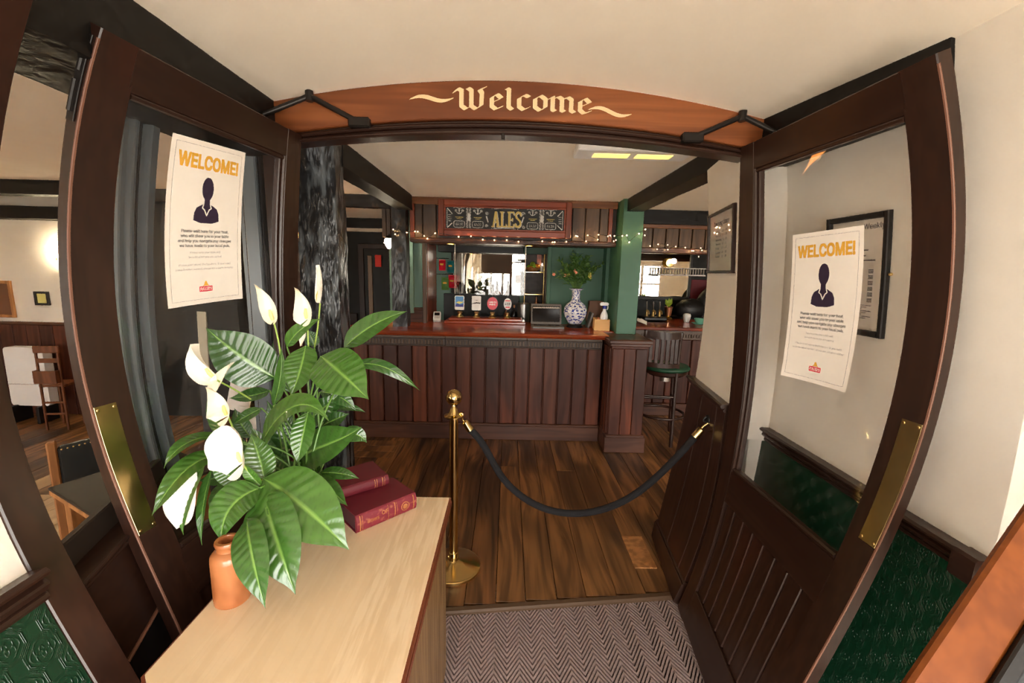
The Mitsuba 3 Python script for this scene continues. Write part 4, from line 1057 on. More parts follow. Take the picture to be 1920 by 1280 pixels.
# hand pumps
pk = thing('pump_bench', 'stepped polished timber bench carrying the four hand pumps', 'pump bench')
part(pk, 'lower_step', cbox(-0.70, 0.20, 4.68, 4.98, TOP, TOP + 0.028, 0.010), 'm_bar_top')
part(pk, 'upper_step', cbox(-0.66, 0.165, 4.74, 4.98, TOP + 0.028, TOP + 0.055, 0.010), 'm_bar_top')
PZ = TOP + 0.055
clips = []
for i, (xx, lab) in enumerate(((-0.545, 'leftmost hand pump with blue and yellow rectangular clip'), (-0.355, 'hand pump with white rectangular clip and grey band'), (-0.175, 'hand pump with rounded red clip'), (-0.005, 'rightmost hand pump with small oval clip'))):
    k = thing('hand_pump', lab, 'hand pump')
    o = (xx, 4.84, PZ)
    part(k, 'base', lathe([(0, 0), (0.042, 0), (0.044, 0.008), (0.034, 0.016), (0.024, 0.03), (0.022, 0.045), (0.030, 0.055), (0.030, 0.062), (0.018, 0.07), (0, 0.07)], 24, o), 'm_brass', True)
    part(k, 'handle', lathe([(0, 0.06), (0.012, 0.06), (0.010, 0.12), (0.017, 0.20), (0.019, 0.27), (0.013, 0.34), (0.017, 0.36), (0.010, 0.375), (0, 0.378)], 16, o), 'm_black', True)
    cz = PZ + 0.165
    shp = {0: rbox(0.105, 0.16, 0.012), 1: rbox(0.103, 0.16, 0.010), 2: shapely.affinity.scale(Point(0, 0).buffer(1, quad_segs=16), 0.061, 0.072).union(rbox(0.108, 0.105, 0.035)), 3: shapely.affinity.scale(Point(0, 0).buffer(1, quad_segs=20), 0.049, 0.071)}[i]
    put = lambda m_, d=0.0: moved(m_, (xx, 4.80 - d, cz), (1, 0, 0), (0, 0, 1), (0, -1, 0))
    c = part(k, 'pump_clip', put(extr(shp, 0.008)), ['m_white', 'm_white', 'm_red_print', 'm_print_navy'][i], label=['blue sky and yellow clip', 'off-white clip with dark band', 'red clip with white lettering', 'white-red oval clip with dark rim'][i])
    if i == 0:
        part(c, 'print', put(extr(shapely.box(-0.045, -0.045, 0.045, 0.072), 0.0006), 0.008), 'm_blue_print')
        part(c, 'print', put(extr(Polygon([(-0.045, -0.045), (0.045, -0.045), (0.045, -0.012), (0.01, -0.02), (-0.02, -0.008), (-0.045, -0.022)]), 0.0006), 0.0085), 'm_blue_deep')
        part(c, 'print', put(extr(Polygon([(-0.042, 0.0), (-0.01, 0.018), (0.03, 0.012), (0.042, 0.026), (0.036, 0.0), (0.0, -0.012)]), 0.0006), 0.009), 'm_yellow_print')
    if i == 1:
        part(c, 'print', put(cat(extr(Polygon([(-0.045, 0.0), (0.0, 0.012), (0.045, 0.006), (0.045, -0.006), (0.0, -0.004), (-0.045, -0.010)]), 0.0006), moved(text('ALE', 0.008, width=0.03), (0, 0.03, 0)) if False else extr(shapely.box(-0.02, 0.032, 0.02, 0.037), 0.0006)), 0.008), 'm_print_grey')
    if i == 2:
        part(c, 'lettering', put(cat(moved(text('LONDON', 0.018, 0.0006, True, width=0.088), (0, 0.006, 0)), moved(text('PRIDE', 0.018, 0.0006, True, width=0.066), (0, -0.02, 0))), 0.008), 'm_white')
    if i == 3:
        part(c, 'print', put(extr(shapely.affinity.scale(Point(0, 0).buffer(1, quad_segs=20), 0.043, 0.064), 0.0006), 0.008), 'm_white')
        part(c, 'print', put(cat(extr(shapely.box(-0.03, 0.028, 0.03, 0.042), 0.0006), extr(shapely.box(-0.026, -0.048, 0.026, -0.03), 0.0006)), 0.0086), 'm_red_print')
        part(c, 'lettering', put(moved(text('ESB', 0.030, 0.0008, True, width=0.062), (0, -0.014, 0)), 0.0086), 'm_print_navy')

# things on the bar
k = thing('card_reader', 'white card reader lying on the left of the bar top', 'card reader')
cr = extr(rbox(0.085, 0.15, 0.014), 0.03)
E_ = dict(o=(-0.795, 4.78, TOP + 0.012), ex=(0.99, 0.12, 0), ey=(-0.10, 0.82, 0.55), ez=(0.06, -0.55, 0.83))
part(k, 'body', moved(moved(cr, (0, 0.055, 0)), E_['o'], E_['ex'], E_['ey'], E_['ez']), 'm_white')
part(k, 'screen', moved(moved(extr(rbox(0.058, 0.05, 0.005), 0.001), (0, 0.085, 0.0305)), E_['o'], E_['ex'], E_['ey'], E_['ez']), 'm_screen_dark')
part(k, 'keypad', moved(cat(*[moved(extr(rbox(0.014, 0.009, 0.003), 0.002), (-0.02 + 0.02 * a, 0.045 - 0.014 * b, 0.030)) for a in range(3) for b in range(3)]), E_['o'], E_['ex'], E_['ey'], E_['ez']), 'm_print_pale')

k = thing('ice_bucket', 'shiny steel ice bucket on the back counter left of the laptop', 'ice bucket')
part(k, 'body', lathe([(0, 0), (0.064, 0), (0.072, 0.02), (0.084, 0.31), (0.088, 0.315), (0.084, 0.32), (0.078, 0.31), (0.064, 0.02), (0, 0.015)], 36, (0.20, 5.355, 0.966)), 'm_steel', 30)
k = thing('laptop', 'open grey laptop facing the doorway on the bar', 'laptop')
LO = dict(ex=(0.999, 0.03, 0), ey=(-0.03, 0.999, 0), ez=(0, 0, 1))
bx_ = moved(extr(rbox(0.335, 0.22, 0.012), 0.018), (0.425, 4.53, TOP), **LO)
part(k, 'base', bx_, 'm_plastic_grey')
part(k, 'keyboard', moved(cat(*[moved(extr(rbox(0.019, 0.014, 0.002), 0.002), (-0.13 + 0.0215 * a, 0.07 - 0.018 * b, 0.018)) for a in range(13) for b in range(5)]), (0.425, 4.53, TOP), **LO), 'm_iron', kind='stuff')
LD = dict(ex=(0.999, 0.03, 0), ey=(-0.006, 0.24, 0.97), ez=(0.02, -0.97, 0.24))
part(k, 'lid', moved(extr(rbox(0.335, 0.225, 0.012), 0.01), (0.42, 4.665, TOP + 0.128), **LD), 'm_plastic_grey')
sc_ = part(k, 'screen', moved(extr(rbox(0.30, 0.175, 0.003), 0.0012), (0.42, 4.655, TOP + 0.131), **LD), 'm_screen_dark')
part(sc_, 'title_bar', moved(extr(shapely.box(-0.145, 0.062, 0.145, 0.076), 0.0006), (0.42, 4.6535, TOP + 0.131), **LD), 'm_print_pale')

k = thing('vase', 'blue and white porcelain vase on a dark foot', 'vase')
VO = (0.725, 4.58, TOP)
part(k, 'foot', lathe([(0, 0), (0.085, 0), (0.088, 0.01), (0.07, 0.022), (0.078, 0.035), (0.072, 0.042), (0, 0.042)], 32, VO), 'm_black', 30)
vm, vuv = lathe_uv([(0.0, 0.04), (0.062, 0.04), (0.082, 0.07), (0.112, 0.12), (0.123, 0.165), (0.118, 0.21), (0.095, 0.25), (0.062, 0.275), (0.048, 0.29), (0.043, 0.32), (0.043, 0.38), (0.048, 0.40), (0.072, 0.412), (0.074, 0.418), (0.05, 0.416), (0.036, 0.40), (0.0, 0.39)])
part(k, 'body', moved(vm, VO), 'm_porcelain', True, uv=vuv)
# the bouquet
bq = thing('bouquet', 'loose green bouquet with small pink flowers in the vase', 'bouquet')
r2 = np.random.default_rng(11)
stems, lv, blossoms, petals = [], [], [], []


def leaflet(p, d, n_, L, w):
    d = d / np.linalg.norm(d)
    s = np.cross(d, n_)
    s /= np.linalg.norm(s) + 1e-9
    up = np.cross(s, d)
    return mesh([p, p + d * L * 0.5 + s * w, p + d * L, p + d * L * 0.5 - s * w, p + d * L * 0.5 + up * w * 0.3], [[0, 1, 4], [1, 2, 4], [2, 3, 4], [3, 0, 4]])


for i in range(60):
    a, sp = r2.uniform(0, 2 * np.pi), r2.uniform(0.05, 1.0)
    tall = i < 34
    hgt = r2.uniform(0.28, 0.41) if tall else r2.uniform(0.14, 0.26)
    tip = np.array([VO[0] + math.cos(a) * 0.27 * sp, VO[1] + math.sin(a) * 0.12 * sp - 0.01, TOP + 0.40 + hgt * (1.05 - 0.35 * sp)])
    base = np.array([VO[0] + 0.012 * math.cos(a), VO[1] + 0.012 * math.sin(a), TOP + 0.37])
    mid = (base + tip) / 2 + [0, 0, 0.04]
    cs = CubicSpline([0, 0.5, 1], [base, mid, tip])
    stems.append(tube(cs(np.linspace(0, 1, 8)), 0.0022, 5))
    for t in np.linspace(0.35, 1, 16 if tall else 11):
        d = cs(t, 1)
        side = np.cross(d, r2.normal(size=3))
        lv.append(leaflet(cs(t), d * 0.5 + side / np.linalg.norm(side) * np.linalg.norm(d) * 0.8, r2.normal(size=3), r2.uniform(0.03, 0.06), r2.uniform(0.008, 0.015)))
    if not tall and i % 2 == 0:
        blossoms.append(tip)
part(bq, 'stems', cat(*stems), 'm_stem', True, kind='stuff')
part(bq, 'leaves', cat(*lv), 'm_bouquet_leaf', kind='stuff')
for i, p in enumerate(blossoms):
    fl_ = []
    for j in range(6):
        a = j * math.pi / 3
        fl_.append(leaflet(p, np.array([math.cos(a), -0.6, math.sin(a)]), np.array([0.2, -1, 0.1]), 0.024, 0.008))
    part(bq, 'flower', cat(*fl_, sphere(0.004, p, 1)), 'm_pink' if i % 2 else 'm_yellow_green')
one('menu_holder', 'brown slatted menu holder standing behind the vase', 'menu holder', cat(*[moved(extr(Polygon([(-0.09, 0), (0.075, 0), (0.055, 0.12), (0.08, 0.21), (0.095, 0.28), (-0.08, 0.28), (-0.085, 0.19), (-0.11, 0.10)]), 0.012), (0.985, 4.74 + 0.02 * i, TOP), (1, 0, 0), (0, 0, 1), (0, -1, 0)) for i in range(4)]), 'm_menu_brown')
one('menu_booklet', 'thin dark booklet leaning against the menu holder', 'booklet', moved(cbox(-0.012, 0.012, -0.07, 0.07, 0, 0.17, 0.003), (0.868, 4.62, TOP), (0.96, 0, -0.26), (0, 1, 0), (0.26, 0, 0.96)), 'm_plastic_grey')
k = thing('wooden_caddy', 'pale wooden caddy holding a spray bottle beside the column', 'caddy')
CO = dict(o=(0.985, 4.47, TOP), ex=(0.95, -0.10, 0), ey=(0.10, 0.99, 0), ez=(0, 0, 1))
hole = rbox(0.06, 0.03, 0.014)
part(k, 'front', moved(moved(extr(rbox(0.165, 0.115, 0.006), 0.009), (0, -0.10, 0.058), (1, 0, 0), (0, 0, 1), (0, -1, 0)), **CO), 'm_cardboard')
part(k, 'back', moved(cbox(-0.08, 0.08, 0.10, 0.109, 0, 0.115, 0.002), **CO), 'm_cardboard')
sd_ = extr(rbox(0.20, 0.115, 0.006).difference(shapely.affinity.translate(hole, 0, 0.03)), 0.009)
for xx in (-0.08, 0.071):
    part(k, 'side', moved(moved(sd_, (xx, 0, 0.058), (0, 1, 0), (0, 0, 1), (1, 0, 0)), **CO), 'm_cardboard')
part(k, 'bottom', moved(cbox(-0.075, 0.075, -0.10, 0.10, 0, 0.008, 0.001), **CO), 'm_cardboard')
k = thing('spray_bottle', 'white spray bottle with purple collar in the wooden caddy', 'spray bottle')
SO = (1.005, 4.43, TOP + 0.009)
part(k, 'body', moved(mesh(np.array([(x_ * s, y_ * s2, z_) for z_, s, s2 in ((0, 1, 1), (0.12, 1, 1), (0.15, 0.9, 0.85), (0.19, 0.42, 0.5), (0.215, 0.36, 0.42)) for x_, y_ in [(0.042 * math.cos(t), 0.034 * math.sin(t)) for t in np.linspace(0, 2 * np.pi, 20, endpoint=False)]]), np.array([[i * 20 + j, i * 20 + (j + 1) % 20, (i + 1) * 20 + (j + 1) % 20, (i + 1) * 20 + j] for i in range(4) for j in range(20)])), SO), 'm_white', True)
part(k, 'collar', lathe([(0.0, 0.212), (0.02, 0.212), (0.02, 0.245), (0, 0.245)], 20, SO), 'm_blue_deep', 40)
part(k, 'trigger_head', cat(moved(extr(Polygon([(-0.045, 0.245), (0.03, 0.245), (0.042, 0.262), (0.03, 0.277), (-0.03, 0.28), (-0.05, 0.266)]), 0.026), (SO[0], SO[1] + 0.013, SO[2]), (1, 0, 0), (0, 0, 1), (0, -1, 0)), tube([(SO[0] + 0.028, SO[1], SO[2] + 0.25), (SO[0] + 0.034, SO[1], SO[2] + 0.225), (SO[0] + 0.025, SO[1], SO[2] + 0.20)], 0.006, 8, 8)), 'm_white')
one('napkin_stack', 'peach paper napkins standing in the wooden caddy', 'napkins', moved(cat(*[moved(cbox(-0.002, 0.002, -0.055, 0.055, 0, 0.12 - 0.006 * i, 0.001), (-0.055 + 0.009 * i, 0.01, 0.009), (0.97, 0, -0.22), (0, 1, 0), (0.22, 0, 0.97)) for i in range(4)]), **CO), 'm_peach')
one('menu_box', 'small orange box on the bar left of the black post', 'box', cbox(-1.42, -1.19, 4.80, 4.95, TOP, TOP + 0.07, 0.004), 'm_cardboard')
k = thing('paper_cup', 'white paper cup with straw by the black post', 'cup')
part(k, 'cup', lathe([(0, 0), (0.026, 0), (0.034, 0.10), (0.032, 0.10), (0.024, 0.004), (0, 0.004)], 20, (-1.205, 4.76, TOP + 0.0)), 'm_white', 40)
part(k, 'straw', tube([(-1.2, 4.76, TOP + 0.01), (-1.19, 4.765, TOP + 0.30)], 0.004, 6), 'm_white', True)


# ---------------------------------------------------------------- the counter on the right and what stands there
rc = thing('side_counter', 'dark panelled counter with red-brown top beyond the bar stool', 'bar counter')
part(rc, 'carcass', cbox(1.34, 3.3, 4.98, 5.3, 0, 1.04, 0.003), 'm_bar_2')
for i in range(14):
    part(rc, 'board', cbox(1.34 + 0.14 * i + 0.004, 1.34 + 0.14 * (i + 1) - 0.004, 4.95, 4.985, 0.15, 0.93, 0.008), f'm_bar_{(i * 5 + 1) % 4}')
part(rc, 'frieze', cbox(1.34, 3.3, 4.94, 4.985, 0.93, 1.04, 0.004), 'm_frieze')
part(rc, 'dentils', cat(*[cbox(1.35 + 0.031 * j, 1.367 + 0.031 * j, 4.928, 4.942, 0.955, 0.995, 0.004) for j in range(62)]), 'm_frieze', kind='stuff')
part(rc, 'skirting', cbox(1.34, 3.3, 4.93, 4.985, 0, 0.15, 0.005), 'm_bar_x')
part(rc, 'top', cat(cbox(1.32, 3.35, 4.86, 5.36, 1.045, 1.085, 0.014), cbox(2.05, 2.75, 5.36, 5.84, 1.045, 1.085, 0.014), cbox(2.1, 2.7, 5.36, 5.8, 0, 1.05, 0.004)), 'm_bar_top')
cn2 = thing('side_canopy', 'boarded canopy over the right-hand counter', 'bar canopy')
part(cn2, 'backing', cbox(1.30, 3.3, 4.98, 5.1, 1.96, 2.386, 0.002), 'm_hall_wood')
for i in range(13):
    part(cn2, 'board', cbox(1.32 + 0.15 * i + 0.005, 1.32 + 0.15 * (i + 1) - 0.005, 4.95, 4.985, 1.975, 2.20, 0.006), 'm_canopy')
part(cn2, 'top_rail', cbox(1.30, 3.3, 4.93, 4.985, 2.195, 2.24, 0.006), 'm_canopy_frame')
part(cn2, 'bottom_rail', cbox(1.30, 3.3, 4.91, 5.1, 1.92, 1.98, 0.008), 'm_bar_x')
k = thing('side_mirror', 'mirror behind the right-hand counter reflecting windows', 'mirror')
part(k, 'glass', mesh([(1.75, 6.36, 1.36), (2.66, 6.36, 1.36), (2.66, 6.36, 2.02), (1.75, 6.36, 2.02)], [[0, 1, 2, 3]]), 'm_mirror')
part(k, 'frame', cat(cbox(1.72, 2.69, 6.34, 6.39, 2.02, 2.07, 0.004), cbox(1.72, 2.69, 6.34, 6.39, 1.31, 1.36, 0.004), cbox(2.66, 2.70, 6.34, 6.39, 1.36, 2.02, 0.004)), 'm_black')
k = thing('glass_rack', 'white slatted rail in front of the right-hand mirror', 'rack')
gx0, gz0 = 2.13, 1.67
part(k, 'bracket', cat(cbox(gx0 - 0.01, gx0 + 0.012, 6.17, 6.358, gz0 - 0.01, gz0 + 0.02, 0.003), cbox(2.79, 2.82, 6.17, 6.40, gz0 - 0.01, gz0 + 0.02, 0.003)), 'm_iron')
part(k, 'rail', cat(cbox(gx0, 2.82, 6.16, 6.19, gz0, gz0 + 0.02, 0.003), cbox(gx0, 2.82, 6.16, 6.19, gz0 + 0.10, gz0 + 0.112, 0.003)), 'm_white')
for i in range(18):
    part(k, 'slat', cbox(gx0 + 0.01 + 0.038 * i, gx0 + 0.022 + 0.038 * i, 6.165, 6.185, gz0 + 0.02, gz0 + 0.10, 0.002), 'm_print_pale')
k = thing('wall_lamp', 'small globe lamp added for a sconce reflection in the right-hand mirror', 'wall lamp')
glow(key_for('globe', k), sphere(0.04, (2.36, 6.2, 1.875), 2), (1.0, 0.78, 0.45), 12)  # added lamp, standing in for a sconce reflected in the mirror
part(k, 'backplate', moved(lathe([(0, 0), (0.07, 0), (0.06, 0.015), (0, 0.02)], 20), (2.34, 6.30, 1.855), (1, 0, 0), (0, 0, 1), (0, -1, 0)), 'm_brass_old', 40)
one('door_panel', 'dark red patterned panel beyond the right-hand counter', 'panel', cbox(2.70, 3.6, 6.33, 6.39, 1.30, 1.62, 0.004), 'm_cloth_cover')
tp = thing('tap_font', 'black font with three brass beer taps on the right-hand counter', 'beer font')
part(tp, 'stand', cbox(1.78, 2.08, 5.52, 5.78, 1.085, 1.13, 0.02), 'm_black')
for i in range(3):
    xx = 1.83 + 0.085 * i
    t_ = part(tp, 'tap', cat(lathe([(0, 0), (0.024, 0), (0.02, 0.02), (0.012, 0.05), (0.014, 0.09), (0, 0.095)], 14, (xx, 5.6, 1.13)), tube([(xx, 5.6, 1.20), (xx, 5.53, 1.205), (xx, 5.51, 1.17)], 0.009, 8, 8)), 'm_brass', True)
    part(t_, 'lever', tube([(xx, 5.6, 1.22), (xx - 0.02, 5.57, 1.33)], [0.006, 0.013], 8), 'm_steel', True)
k = thing('copper_planter', 'copper cup with green leaves on the right-hand counter', 'planter')
part(k, 'cup', lathe([(0, 0), (0.04, 0), (0.055, 0.12), (0.06, 0.122), (0.052, 0.11), (0.036, 0.01), (0, 0.01)], 24, (2.19, 5.8, 1.13)), 'm_copper', 40)
part(k, 'stand', lathe([(0, 0), (0.06, 0), (0.05, 0.02), (0.02, 0.03), (0.04, 0.045), (0, 0.045)], 24, (2.19, 5.8, 1.085)), 'm_brass', 40)
part(k, 'leaf', cat(*[leaflet(np.array([2.19, 5.8, 1.24]), np.array([a, -0.2, 1.0]), np.array([0, -1, 0.1]), 0.14, 0.03) for a in (-0.5, -0.1, 0.2)]), 'm_lime')
k = thing('coffee_cup', 'mint green cup on a saucer at the right edge of the counter', 'cup')
CC = (2.375, 5.25, 1.085)
part(k, 'saucer', lathe([(0, 0.004), (0.05, 0.0), (0.085, 0.014), (0.083, 0.018), (0.05, 0.006), (0, 0.008)], 30, CC), 'm_mint', True)
part(k, 'cup', lathe([(0, 0.008), (0.03, 0.008), (0.052, 0.04), (0.058, 0.072), (0.054, 0.072), (0.046, 0.04), (0.026, 0.014), (0, 0.014)], 30, CC), 'm_mint', True)
part(k, 'handle', tube([(CC[0] + 0.05, CC[1], CC[2] + 0.062), (CC[0] + 0.078, CC[1], CC[2] + 0.055), (CC[0] + 0.078, CC[1], CC[2] + 0.035), (CC[0] + 0.044, CC[1], CC[2] + 0.028)], 0.006, 8, 14), 'm_mint', True)
one('sugar_bowl', 'small white sugar bowl beside the mint green cup', 'bowl', lathe([(0, 0), (0.03, 0), (0.045, 0.05), (0.05, 0.09), (0.04, 0.11), (0, 0.12)], 20, (2.29, 5.42, 1.085)), 'm_white', 40)
k = thing('clipboard', 'small white clipboard leaning by the green column', 'clipboard')
part(k, 'board', moved(cbox(-0.06, 0.06, -0.09, 0.09, 0, 0.006, 0.002), (1.60, 5.05, 1.125), (0.9, -0.3, -0.3), (0.3, 0.93, 0.1), (0.28, -0.16, 0.94)), 'm_white')
part(k, 'clip', moved(cbox(-0.02, 0.02, 0.07, 0.10, 0.005, 0.014, 0.003), (1.60, 5.05, 1.125), (0.9, -0.3, -0.3), (0.3, 0.93, 0.1), (0.28, -0.16, 0.94)), 'm_steel')
k = thing('settle', 'dark high-backed padded settle beyond the right-hand counter', 'bench')
part(k, 'base', cbox(2.40, 3.25, 5.92, 6.28, 0.0, 1.10, 0.02), 'm_black')
part(k, 'back_cushion', moved(sphere(1.0, (0, 0, 0), 3, (0.26, 0.14, 0.38)), (2.92, 6.08, 1.16)), 'm_black', True)
part(k, 'arm_cushion', moved(sphere(1.0, (0, 0, 0), 3, (0.22, 0.14, 0.16)), (2.60, 6.06, 1.20)), 'm_black', True)

# bar stool
st = thing('bar_stool', 'tall dark wooden bar stool with slatted back and green seat', 'bar stool')
SXC, SYC, SZC = 1.615, 4.22, 0.735
part(st, 'seat', lathe([(0, 0), (0.19, 0), (0.225, 0.012), (0.232, 0.03), (0.215, 0.05), (0.14, 0.058), (0, 0.05)], 36, (SXC, SYC, SZC)), 'm_green_seat', True, label='green padded seat')
part(st, 'seat_rail', lathe([(0, -0.05), (0.17, -0.05), (0.20, -0.03), (0.205, 0.0), (0, 0.0)], 36, (SXC, SYC, SZC)), 'm_mahogany', 40)
legs = [[(1.660, 4.015, 1.14), (1.655, 4.03, 0.76), (1.645, 4.01, 0.40), (1.640, 3.985, 0.0)], [(1.335, 4.06, 1.15), (1.345, 4.08, 0.80), (1.325, 4.06, 0.45), (1.255, 4.02, 0.0)], [(1.75, 4.36, 0.70), (1.77, 4.39, 0.35), (1.79, 4.42, 0.0)], [(1.47, 4.37, 0.70), (1.45, 4.40, 0.35), (1.42, 4.44, 0.0)]]
for p in legs:
    part(st, 'leg', tube(p, 0.019, 8, 16), 'm_mahogany', True)
ring = [(SXC - 0.02 + 0.23 * math.cos(a), SYC + 0.23 * math.sin(a), 0.28) for a in np.linspace(0, 2 * np.pi, 40)]
part(st, 'foot_ring', tube(ring, 0.014, 8), 'm_mahogany', True)
for z_, a, b in ((0.50, 0, 1), (0.42, 0, 2), (0.46, 1, 3), (0.38, 2, 3)):
    q = [np.array([np.interp(z_, [w[2] for w in legs[i][::-1]], [w[c] for w in legs[i][::-1]]) for c in range(3)]) for i in (a, b)]
    part(st, 'stretcher', tube(q, 0.012, 8), 'm_mahogany', True)
part(st, 'swivel', lathe([(0, -0.12), (0.05, -0.12), (0.05, -0.05), (0, -0.05)], 20, (SXC, SYC, SZC)), 'm_steel', 40)
cr_ = lambda t, z0, z1: (1.335 + 0.325 * t, 4.06 - 0.045 * t - 0.07 * math.sin(math.pi * t), 0)
tt = np.linspace(-0.02, 1.02, 14)
for nm, z0, z1 in (('crest_rail', 1.075, 1.155), ('lower_rail', 0.80, 0.85)):
    v = []
    for t in tt:
        x_, y_, _ = cr_(t, 0, 0)
        v += [(x_, y_ - 0.012, z0), (x_, y_ + 0.012, z0), (x_, y_ + 0.012, z1 - 0.015 * t), (x_, y_ - 0.012, z1 - 0.015 * t)]
    f = []
    for i in range(len(tt) - 1):
        for j in range(4):
            f.append([i * 4 + j, i * 4 + (j + 1) % 4, (i + 1) * 4 + (j + 1) % 4, (i + 1) * 4 + j])
    part(st, nm, mesh(v, f), 'm_mahogany', 40)
for t in np.linspace(0.14, 0.86, 6):
    x_, y_, _ = cr_(t, 0, 0)
    part(st, 'slat', cbox(x_ - 0.017, x_ + 0.017, y_ - 0.006, y_ + 0.006, 0.84, 1.085, 0.004), 'm_mahogany')

# ---------------------------------------------------------------- the hall left of the bar
struct('trim_9', cat(cbox(-3.0, -1.3, 6.36, 6.40, 2.19, 2.24, 0.004)), 'm_ceiling')
dk = struct_root('door_4', 'dark inner door at the far end of the hall')
part(dk, 'frame', cat(cbox(-2.20, -2.12, 6.34, 6.40, 0, 2.0, 0.004), cbox(-1.55, -1.47, 6.34, 6.40, 0, 2.0, 0.004), cbox(-2.20, -1.47, 6.34, 6.40, 1.95, 2.02, 0.004)), 'm_hall_wood')
part(dk, 'leaf', cbox(-2.12, -1.55, 6.36, 6.40, 0, 1.95, 0.003), 'm_hall_green')
part(dk, 'panel', cbox(-2.06, -2.0, 6.335, 6.365, 0.2, 1.85, 0.003), 'm_table_side')
one('red_notice', 'small red notice on the dark hall wall', 'notice', moved(cbox(-0.045, 0.045, -0.006, 0.006, -0.085, 0.085, 0.001), (-1.904, 6.330, 1.778)), 'm_red_paper')
struct('trim_10', cat(cbox(-3.0, -2.25, 6.35, 6.40, 0, 1.0, 0.003)), 'm_hall_wood')
k = thing('wall_lamp', 'orange-shaded lamp glowing in the gap beside the near black post', 'wall lamp')
ox, oy, oz = (-2.101, 4.450, 1.990)
glow(key_for('shade', k), moved(lathe([(0.09, -0.10), (0.06, 0.12), (0, 0.12)], 18), (ox - 0.02, oy, oz)), (1.0, 0.30, 0.06), 2.0)
part(k, 'bulb_holder', moved(lathe([(0, -0.14), (0.03, -0.14), (0.03, -0.10), (0, -0.10)], 12), (ox - 0.02, oy, oz)), 'm_brass', 40)
part(k, 'bracket', tube([(ox - 0.02, oy, oz + 0.12), (ox - 0.02, oy, oz + 0.18), (ox - 0.02, 4.6, oz + 0.18)], 0.008, 6), 'm_brass')

# ---------------------------------------------------------------- the dining room seen through the left screen
wn = struct_root('wainscot', 'dark boarded wainscot of the dining room')
for i in range(22):
    part(wn, 'board', cbox(-7.0 + 0.142 * i, -7.0 + 0.142 * i + 0.138, 4.565, 4.6, 0.0, 0.99, 0.004), f'm_bar_{(i * 3) % 4}')
part(wn, 'cap', cbox(-7.0, -3.9, 4.55, 4.6, 0.99, 1.02, 0.006), 'm_bar_x')
one('ceiling_beam', 'black beam along the top of the dining room wall', 'beam', hewn(-7.0, -3.9, 4.42, 4.6, 2.08, 2.20, 0.005, 12, 40, 6, 6), 'm_black_beam', 40, kind='structure')
one('ceiling_beam', 'black beam crossing the dining room ceiling', 'beam', hewn(-7.0, -3.9, 4.05, 4.2, 2.26, 2.39, 0.005, 13, 60, 6, 6), 'm_black_beam', 40, kind='structure')


def picture(name, label, x0, x1, z0, z1, fw_, m_, paper='m_paper', y=4.6):
    k = thing(name, label, 'picture frame')
    part(k, 'frame', cat(cbox(x0, x0 + fw_, y - 0.025, y, z0, z1, 0.003), cbox(x1 - fw_, x1, y - 0.025, y, z0, z1, 0.003), cbox(x0 + fw_, x1 - fw_, y - 0.025, y, z0, z0 + fw_, 0.003), cbox(x0 + fw_, x1 - fw_, y - 0.025, y, z1 - fw_, z1, 0.003)), m_)
    part(k, 'print', cbox(x0 + fw_, x1 - fw_, y - 0.012, y - 0.002, z0 + fw_, z1 - fw_, 0.001), paper)


picture('picture_frame', 'small black picture frame on the dining room wall', -5.03, -4.88, 1.20, 1.345, 0.022, 'm_black', 'm_yellow_print')
picture('picture_frame', 'brown picture frame cut by the left edge of the photo', -5.50, -5.26, 1.06, 1.45, 0.03, 'm_oak', 'm_menu_brown')
picture('picture_frame', 'pale picture frame behind the left door stile', -4.72, -4.58, 1.32, 1.62, 0.02, 'm_white', 'm_paper')
k = thing('round_mirror', 'small round gold-rimmed plate on the dining room wall', 'wall plate')
part(k, 'rim', moved(lathe([(0.10, 0), (0.13, 0.0), (0.13, 0.015), (0.115, 0.022), (0.10, 0.012)], 36), (-4.27, 4.6, 1.40), (1, 0, 0), (0, 0, 1), (0, -1, 0)), 'm_gilt', 40)
part(k, 'plate', moved(lathe([(0.0, 0.004), (0.10, 0.008)], 36), (-4.27, 4.6, 1.40), (1, 0, 0), (0, 0, 1), (0, -1, 0)), 'm_paper', True)
k = thing('wall_sconce', 'bright wall light on the white dining room wall', 'wall light')
wx, wy, wz = (-4.651, 4.500, 1.761)
glow(key_for('shade', k), moved(lathe([(0.03, -0.06), (0.06, 0.0), (0.065, 0.06), (0.03, 0.065)], 18), (wx, 4.5, wz)), (1.0, 0.82, 0.52), 26)
part(k, 'bracket', cat(tube([(wx, 4.6, wz - 0.08), (wx, 4.5, wz - 0.08), (wx, 4.5, wz - 0.05)], 0.008, 8), cbox(wx - 0.03, wx + 0.03, 4.585, 4.6, wz - 0.12, wz - 0.03, 0.004)), 'm_brass')
k = thing('panel_heater', 'white panel heater standing against the dining room wainscot', 'heater')
part(k, 'body', moved(extr(rbox(0.40, 0.62, 0.04), 0.09), (-4.96, 4.42, 0.48), (1, 0, 0), (0, 0, 1), (0, -1, 0)), 'm_white')
part(k, 'seam', cbox(-5.15, -4.77, 4.322, 4.332, 0.40, 0.405, 0.001), 'm_print_pale')
for xx in (-5.10, -4.82):
    part(k, 'foot', cbox(xx - 0.015, xx + 0.015, 4.25, 4.45, 0.0, 0.18, 0.004), 'm_black')
part(k, 'control', cbox(-4.83, -4.79, 4.325, 4.333, 0.745, 0.752, 0.001), 'm_print_grey')


